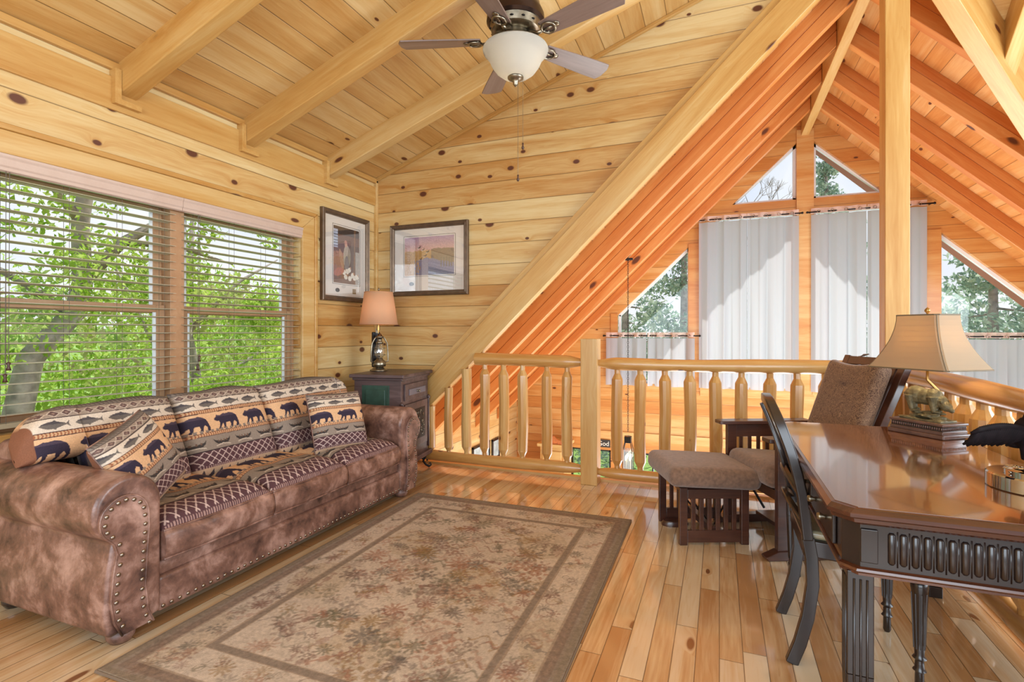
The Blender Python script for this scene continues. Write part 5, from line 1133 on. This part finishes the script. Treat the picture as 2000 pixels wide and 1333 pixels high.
for a, b in ((-.022, -.022), (.022, -.022), (.022, .022), (-.022, .022)): M.tube([(-.92 + a, 5.70 + b, -.32), (-.92 + a, 5.70 + b, -.17)], .008, 8)
build('candle_sleeve', M, white_m, ln, off=of)
M = Mesh()
for a, b in ((-.022, -.022), (.022, -.022), (.022, .022), (-.022, .022)): M.ball((-.92 + a, 5.70 + b, -.145), (.009, .009, .026), 8)
build('candle_bulb', M, simple('candle_glow', (1, .9, .7), emit=(1, .8, .5), estr=12), ln, off=of, smooth=True)
M = Mesh().box(-.968, -.872, 5.652, 5.654, -.32, -.05).box(-.968, -.872, 5.746, 5.748, -.32, -.05); build('lantern_pane', M, lampglass_m, ln, off=of)
# sign on the gable wall
sg = thing('wall_sign', 'black sign with white lettering on the gable wall behind the newel', 'sign', (-1.72, GY - .01, -.50))
build('board', Mesh().box(-.19, .165, -.012, 0, -.055, .06), signblack, sg, bevel=.002)
fc = bpy.data.curves.new('lettering', 'FONT'); fc.body = 'Love God'; fc.size = .098; fc.extrude = .002; fc.align_x = 'RIGHT'; fc.materials.append(signwhite)
fo = bpy.data.objects.new('lettering', fc); COL.objects.link(fo); fo.parent = sg; bpy.context.view_layer.update()
me = bpy.data.meshes.new_from_object(fo.evaluated_get(bpy.context.evaluated_depsgraph_get())); bpy.data.objects.remove(fo); bpy.data.curves.remove(fc)
fo = bpy.data.objects.new('lettering', me); COL.objects.link(fo); fo.parent = sg; fo.location = (.15, -.014, -.03); fo.rotation_euler = (R(90), 0, 0)
# framed photos below the rafters
for i, (y0_, y1_, z0_, z1_, lab) in enumerate(((6.30, 6.86, -.66, -.34, 'nearer small dark framed print low on the sunlit side wall'), (6.95, 7.22, -.66, -.36, 'farther small dark framed print low on the sunlit side wall'))):
    p = thing('small_framed_print', lab, 'picture', (-3.1, (y0_ + y1_) / 2, z0_), group='small prints on the great room wall'); o_ = (-3.1, (y0_ + y1_) / 2, z0_)
    M = Mesh().box(-3.1, -3.075, y0_, y1_, z0_, z0_ + .03).box(-3.1, -3.075, y0_, y1_, z1_ - .03, z1_).box(-3.1, -3.075, y0_, y0_ + .03, z0_, z1_).box(-3.1, -3.075, y1_ - .03, y1_, z0_, z1_); build('frame', M, espresso, p, off=o_, bevel=.003)
    build('print', Mesh().box(-3.098, -3.088, y0_ + .03, y1_ - .03, z0_ + .03, z1_ - .03), simple('faded_print_%d' % i, L3(170, 180, 178), rough=.5, var=.3, vscale=12), p, off=o_)
# hutch with carved crest
hx = -2.35
hu = thing('tall_hutch', 'pale pine hutch with a carved crest on the lower storey by the gable', 'hutch', (hx, 7.7, -2.6)); o_ = (hx, 7.7, -2.6)
build('body', Mesh().box(hx - .19, hx + .19, 7.52, 7.93, -2.6, -.50), cream_wood, hu, off=o_, bevel=.008)
build('cornice', Mesh().box(hx - .23, hx + .23, 7.48, 7.96, -.52, -.47), cream_wood, hu, off=o_, bevel=.01)
build('crest', Mesh().prism([(-.16, 0), (-.13, .06), (-.07, .08), (-.03, .12), (.03, .12), (.07, .08), (.13, .06), (.16, 0)], lambda a, b, d: (hx + a, d, -.47 + b), 7.50, 7.54), simple('carved_reddish_wood', L3(188, 112, 62), rough=.5, var=.3, vscale=40), hu, off=o_, bevel=.006)
build('door', Mesh().box(hx - .15, hx + .15, 7.505, 7.52, -1.6, -.58), cream_wood, hu, off=o_, bevel=.006)
M = Mesh()
for k in range(3): M.box(-3.08, -3.0, 5.1 + k * .11, 5.16 + k * .11, -.25 - .06 * k, .35 + .10 * k)

# ------------------------------------------------------------------ outdoors
rt2 = np.random.default_rng(11)
def leaves(name, centers, radii, n, size, mat, parent=None, off=(0, 0, 0), droop=0.):
    """leaf blades scattered through soft clumps; each blade is a small folded quad"""
    centers = np.array(centers, float); radii = np.array(radii, float); k = rt2.integers(0, len(centers), n)
    d = rt2.normal(0, 1, (n, 3)); d /= np.linalg.norm(d, axis=1)[:, None]; rr = rt2.uniform(.25, 1, (n, 1)) ** .5
    P = centers[k] + d * rr * radii[k][:, None] * np.array([1, 1, .75])
    a = rt2.normal(0, 1, (n, 3)); a /= np.linalg.norm(a, axis=1)[:, None]; b = rt2.normal(0, 1, (n, 3)); b = np.cross(a, b); b /= np.linalg.norm(b, axis=1)[:, None]
    s_ = size * rt2.uniform(.6, 1.3, (n, 1)); P = P - np.array(off)
    if droop: a[:, 2] = -abs(a[:, 2]) * droop; 
    V = np.stack([P - a * s_, P + b * s_ * .45, P + a * s_, P - b * s_ * .45], 1).reshape(-1, 3).astype(np.float32)
    F = np.arange(4 * n, dtype=np.int32)
    me = bpy.data.meshes.new(name); me.vertices.add(4 * n); me.vertices.foreach_set('co', V.ravel()); me.loops.add(4 * n); me.loops.foreach_set('vertex_index', F)
    me.polygons.add(n); me.polygons.foreach_set('loop_start', np.arange(0, 4 * n, 4, dtype=np.int32)); me.update(calc_edges=True); me.materials.append(mat)
    o = bpy.data.objects.new(name, me); COL.objects.link(o)
    if parent is not None: o.parent = parent
    return o
def tree(label, base, trunk, branches, cl, rad, n, size, lm, group='trees outside the cabin'):
    t = thing('tree', label, 'tree', base, group=group)
    M = Mesh(); M.tube([p[:3] for p in trunk], [p[3] for p in trunk], 12)
    for br in branches: M.tube([p[:3] for p in br], [p[3] for p in br], 8)
    build('trunk', M, bark, t, off=base, smooth=True); leaves('foliage', cl, rad, n, size, lm, t, off=base); return t
# leaning tree outside the big window
tr = [(-6.4, 2.75, -2.8, .16), (-6.4, 2.85, -.6, .13), (-6.4, 2.92, .3, .12), (-6.4, 3.04, .95, .11), (-6.4, 3.44, 1.45, .10), (-6.4, 3.5, 1.75, .09), (-6.4, 3.48, 2.4, .08), (-6.4, 3.6, 3.2, .06), (-6.4, 3.7, 5.2, .04)]
brs = [[(-6.4, 3.5, 1.75, .07), (-6.4, 3.9, 2.25, .06), (-6.4, 4.5, 2.7, .04), (-6.4, 5.2, 3.3, .02)], [(-6.4, 3.42, 1.4, .06), (-6.4, 3.0, 1.7, .04), (-6.3, 2.6, 1.9, .02)], [(-6.4, 3.48, 2.4, .05), (-6.4, 3.1, 2.9, .03), (-6.4, 2.7, 3.3, .015)], [(-6.4, 3.9, 2.25, .04), (-6.3, 4.4, 2.3, .03), (-6.2, 5.2, 2.15, .012)]]
r5 = random.Random(21)
cl = [(r5.uniform(-7.2, -5.7), r5.uniform(1.6, 6.6), r5.uniform(-.4, 3.6)) for _ in range(70)]
tree('thick leaning tree with bright spring leaves outside the near window', (-6.4, 2.75, -2.8), tr, brs, cl, [r5.uniform(.28, .5) for _ in cl], 19000, .042, leaf_g)
cl = [(r5.uniform(-10, -8), r5.uniform(2.5, 11), r5.uniform(-1.8, 2.2)) for _ in range(90)]
tree('slender forked tree with pale leaves outside the window half nearest the pictures', (-8.6, 6.4, -2.8), [(-8.6, 6.4, -2.8, .14), (-8.5, 6.6, -.5, .1), (-8.6, 6.3, 1.2, .08), (-8.7, 6.5, 3.6, .03)], [[(-8.5, 6.6, -.5, .06), (-8.3, 5.6, .9, .04), (-8.3, 4.9, 2.3, .015)], [(-8.6, 6.3, 1.2, .05), (-8.5, 7.3, 2.2, .03), (-8.4, 8.1, 2.7, .012)], [(-8.5, 6.5, .2, .05), (-8.4, 7.6, .8, .03), (-8.3, 8.8, 1., .012)]], cl, [r5.uniform(.4, .8) for _ in cl], 12000, .06, leaf_y)
cl = [(r5.uniform(-17, -11), r5.uniform(-2, 20), r5.uniform(-3, 2.6)) for _ in range(170)]
fo_ = leaves('foliage', cl, [r5.uniform(.9, 1.7) for _ in cl], 42000, .09, leaf_g); fo_['kind'] = 'stuff'; tag(fo_, 'mass of sunlit spring leaves on the slope beyond the blinds', 'foliage')
# hillside outside
M = Mesh(); n = 24
hv = [(-3.8 - 3.2 * i, -12 + 2.2 * j, -2.9 + .13 * i + .012 * i * i * 2 + .25 * math.sin(i * 1.7 + j) * (i > 0)) for i in range(12) for j in range(24)]
M.add(hv, [(i * 24 + j, (i + 1) * 24 + j, (i + 1) * 24 + j + 1, i * 24 + j + 1) for i in range(11) for j in range(23)])
struct(build('ground', M, grassm, smooth=True), 'grassy hillside outside the window')
M = Mesh(); hv = [(-30 + 3 * i, 8.9 + 2.6 * j, -2.8 + .12 * j + .3 * math.sin(i + j * 1.3) * (j > 0)) for i in range(24) for j in range(14)]
M.add(hv, [(i * 14 + j, (i + 1) * 14 + j, (i + 1) * 14 + j + 1, i * 14 + j + 1) for i in range(23) for j in range(13)])
struct(build('ground', M, grassm, smooth=True), 'yard beyond the gable windows')
def conifer(label, x, y, h_, r_, n, z0=-2.8):
    t = thing('conifer', label, 'tree', (x, y, z0), group='evergreens beyond the gable windows')
    M = Mesh().tube([(x, y, z0), (x, y, z0 + h_ * .5), (x, y, z0 + h_)], [.18, .11, .02], 10)
    cl = []; ra = []; q = random.Random(int(x * 10 + y)); k = 0
    while k < 70:
        f = q.uniform(.12, .98); rr = r_ * (1 - f) ** .8; a = q.uniform(0, 6.28); d_ = rr * q.uniform(.3, 1); cl.append((x + d_ * math.cos(a), y + d_ * math.sin(a), z0 + h_ * f - .15 * d_)); ra.append(.25 + .35 * (1 - f)); k += 1
        if k % 4 == 0: M.tube([(x, y, z0 + h_ * f), cl[-1]], [.03, .008], 5)
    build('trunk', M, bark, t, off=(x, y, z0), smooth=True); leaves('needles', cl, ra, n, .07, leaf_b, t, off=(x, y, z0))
conifer('tall blue green evergreen seen behind the lantern chain', -2.2, 13.2, 6.9, 2.0, 6500)
conifer('evergreen seen between the chain and the tall curtains', -.9, 15.0, 8.2, 2.3, 7000)
conifer('evergreen showing in the small upper window near the square post', 2.9, 17.5, 9.6, 2.4, 7000)
conifer('broad evergreen seen above the bell lampshade', 5.0, 13.0, 6.8, 2.2, 7000)
conifer('farther evergreen at the edge beside the lampshade window', 7.6, 15.0, 8.0, 2.6, 7000)
conifer('low evergreen filling the gap behind the short curtains', -4.6, 14.5, 6.0, 2.4, 6000)
cl = [(r5.uniform(-10, 12), r5.uniform(18, 24), r5.uniform(-3, 3.0)) for _ in range(190)]
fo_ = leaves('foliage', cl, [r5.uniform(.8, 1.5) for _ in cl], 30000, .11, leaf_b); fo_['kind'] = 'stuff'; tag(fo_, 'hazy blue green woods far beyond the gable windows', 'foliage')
# bare twigs against the sky in the upper window
tw = thing('bare_tree', 'bare twiggy tree against the sky in the upper gable window', 'tree', (.4, 14.5, -2.8)); M = Mesh(); r6 = random.Random(5)
M.tube([(.4, 14.5, -2.8), (.45, 14.5, 1), (.3, 14.5, 3.6)], [.12, .09, .05], 8)
def twig(p, d, L_, r_, lv):
    q = p + d * L_; M.tube([p, p + d * L_ * .5 + Vector((r6.uniform(-.04, .04), 0, r6.uniform(-.04, .04))), q], [r_, r_ * .8, r_ * .6], 5)
    if lv:
        for _ in range(3): nd_ = (d + Vector((r6.uniform(-.8, .8), r6.uniform(-.4, .4), r6.uniform(-.3, .5)))).normalized(); twig(q, nd_, L_ * .72, r_ * .6, lv - 1)
for _ in range(5): twig(Vector((.35, 14.5, r6.uniform(2.2, 3.6))), Vector((r6.uniform(-.9, .9), r6.uniform(-.3, .3), .8)).normalized(), .8, .03, 4)
build('trunk', M, bark, tw, off=(.4, 14.5, -2.8))
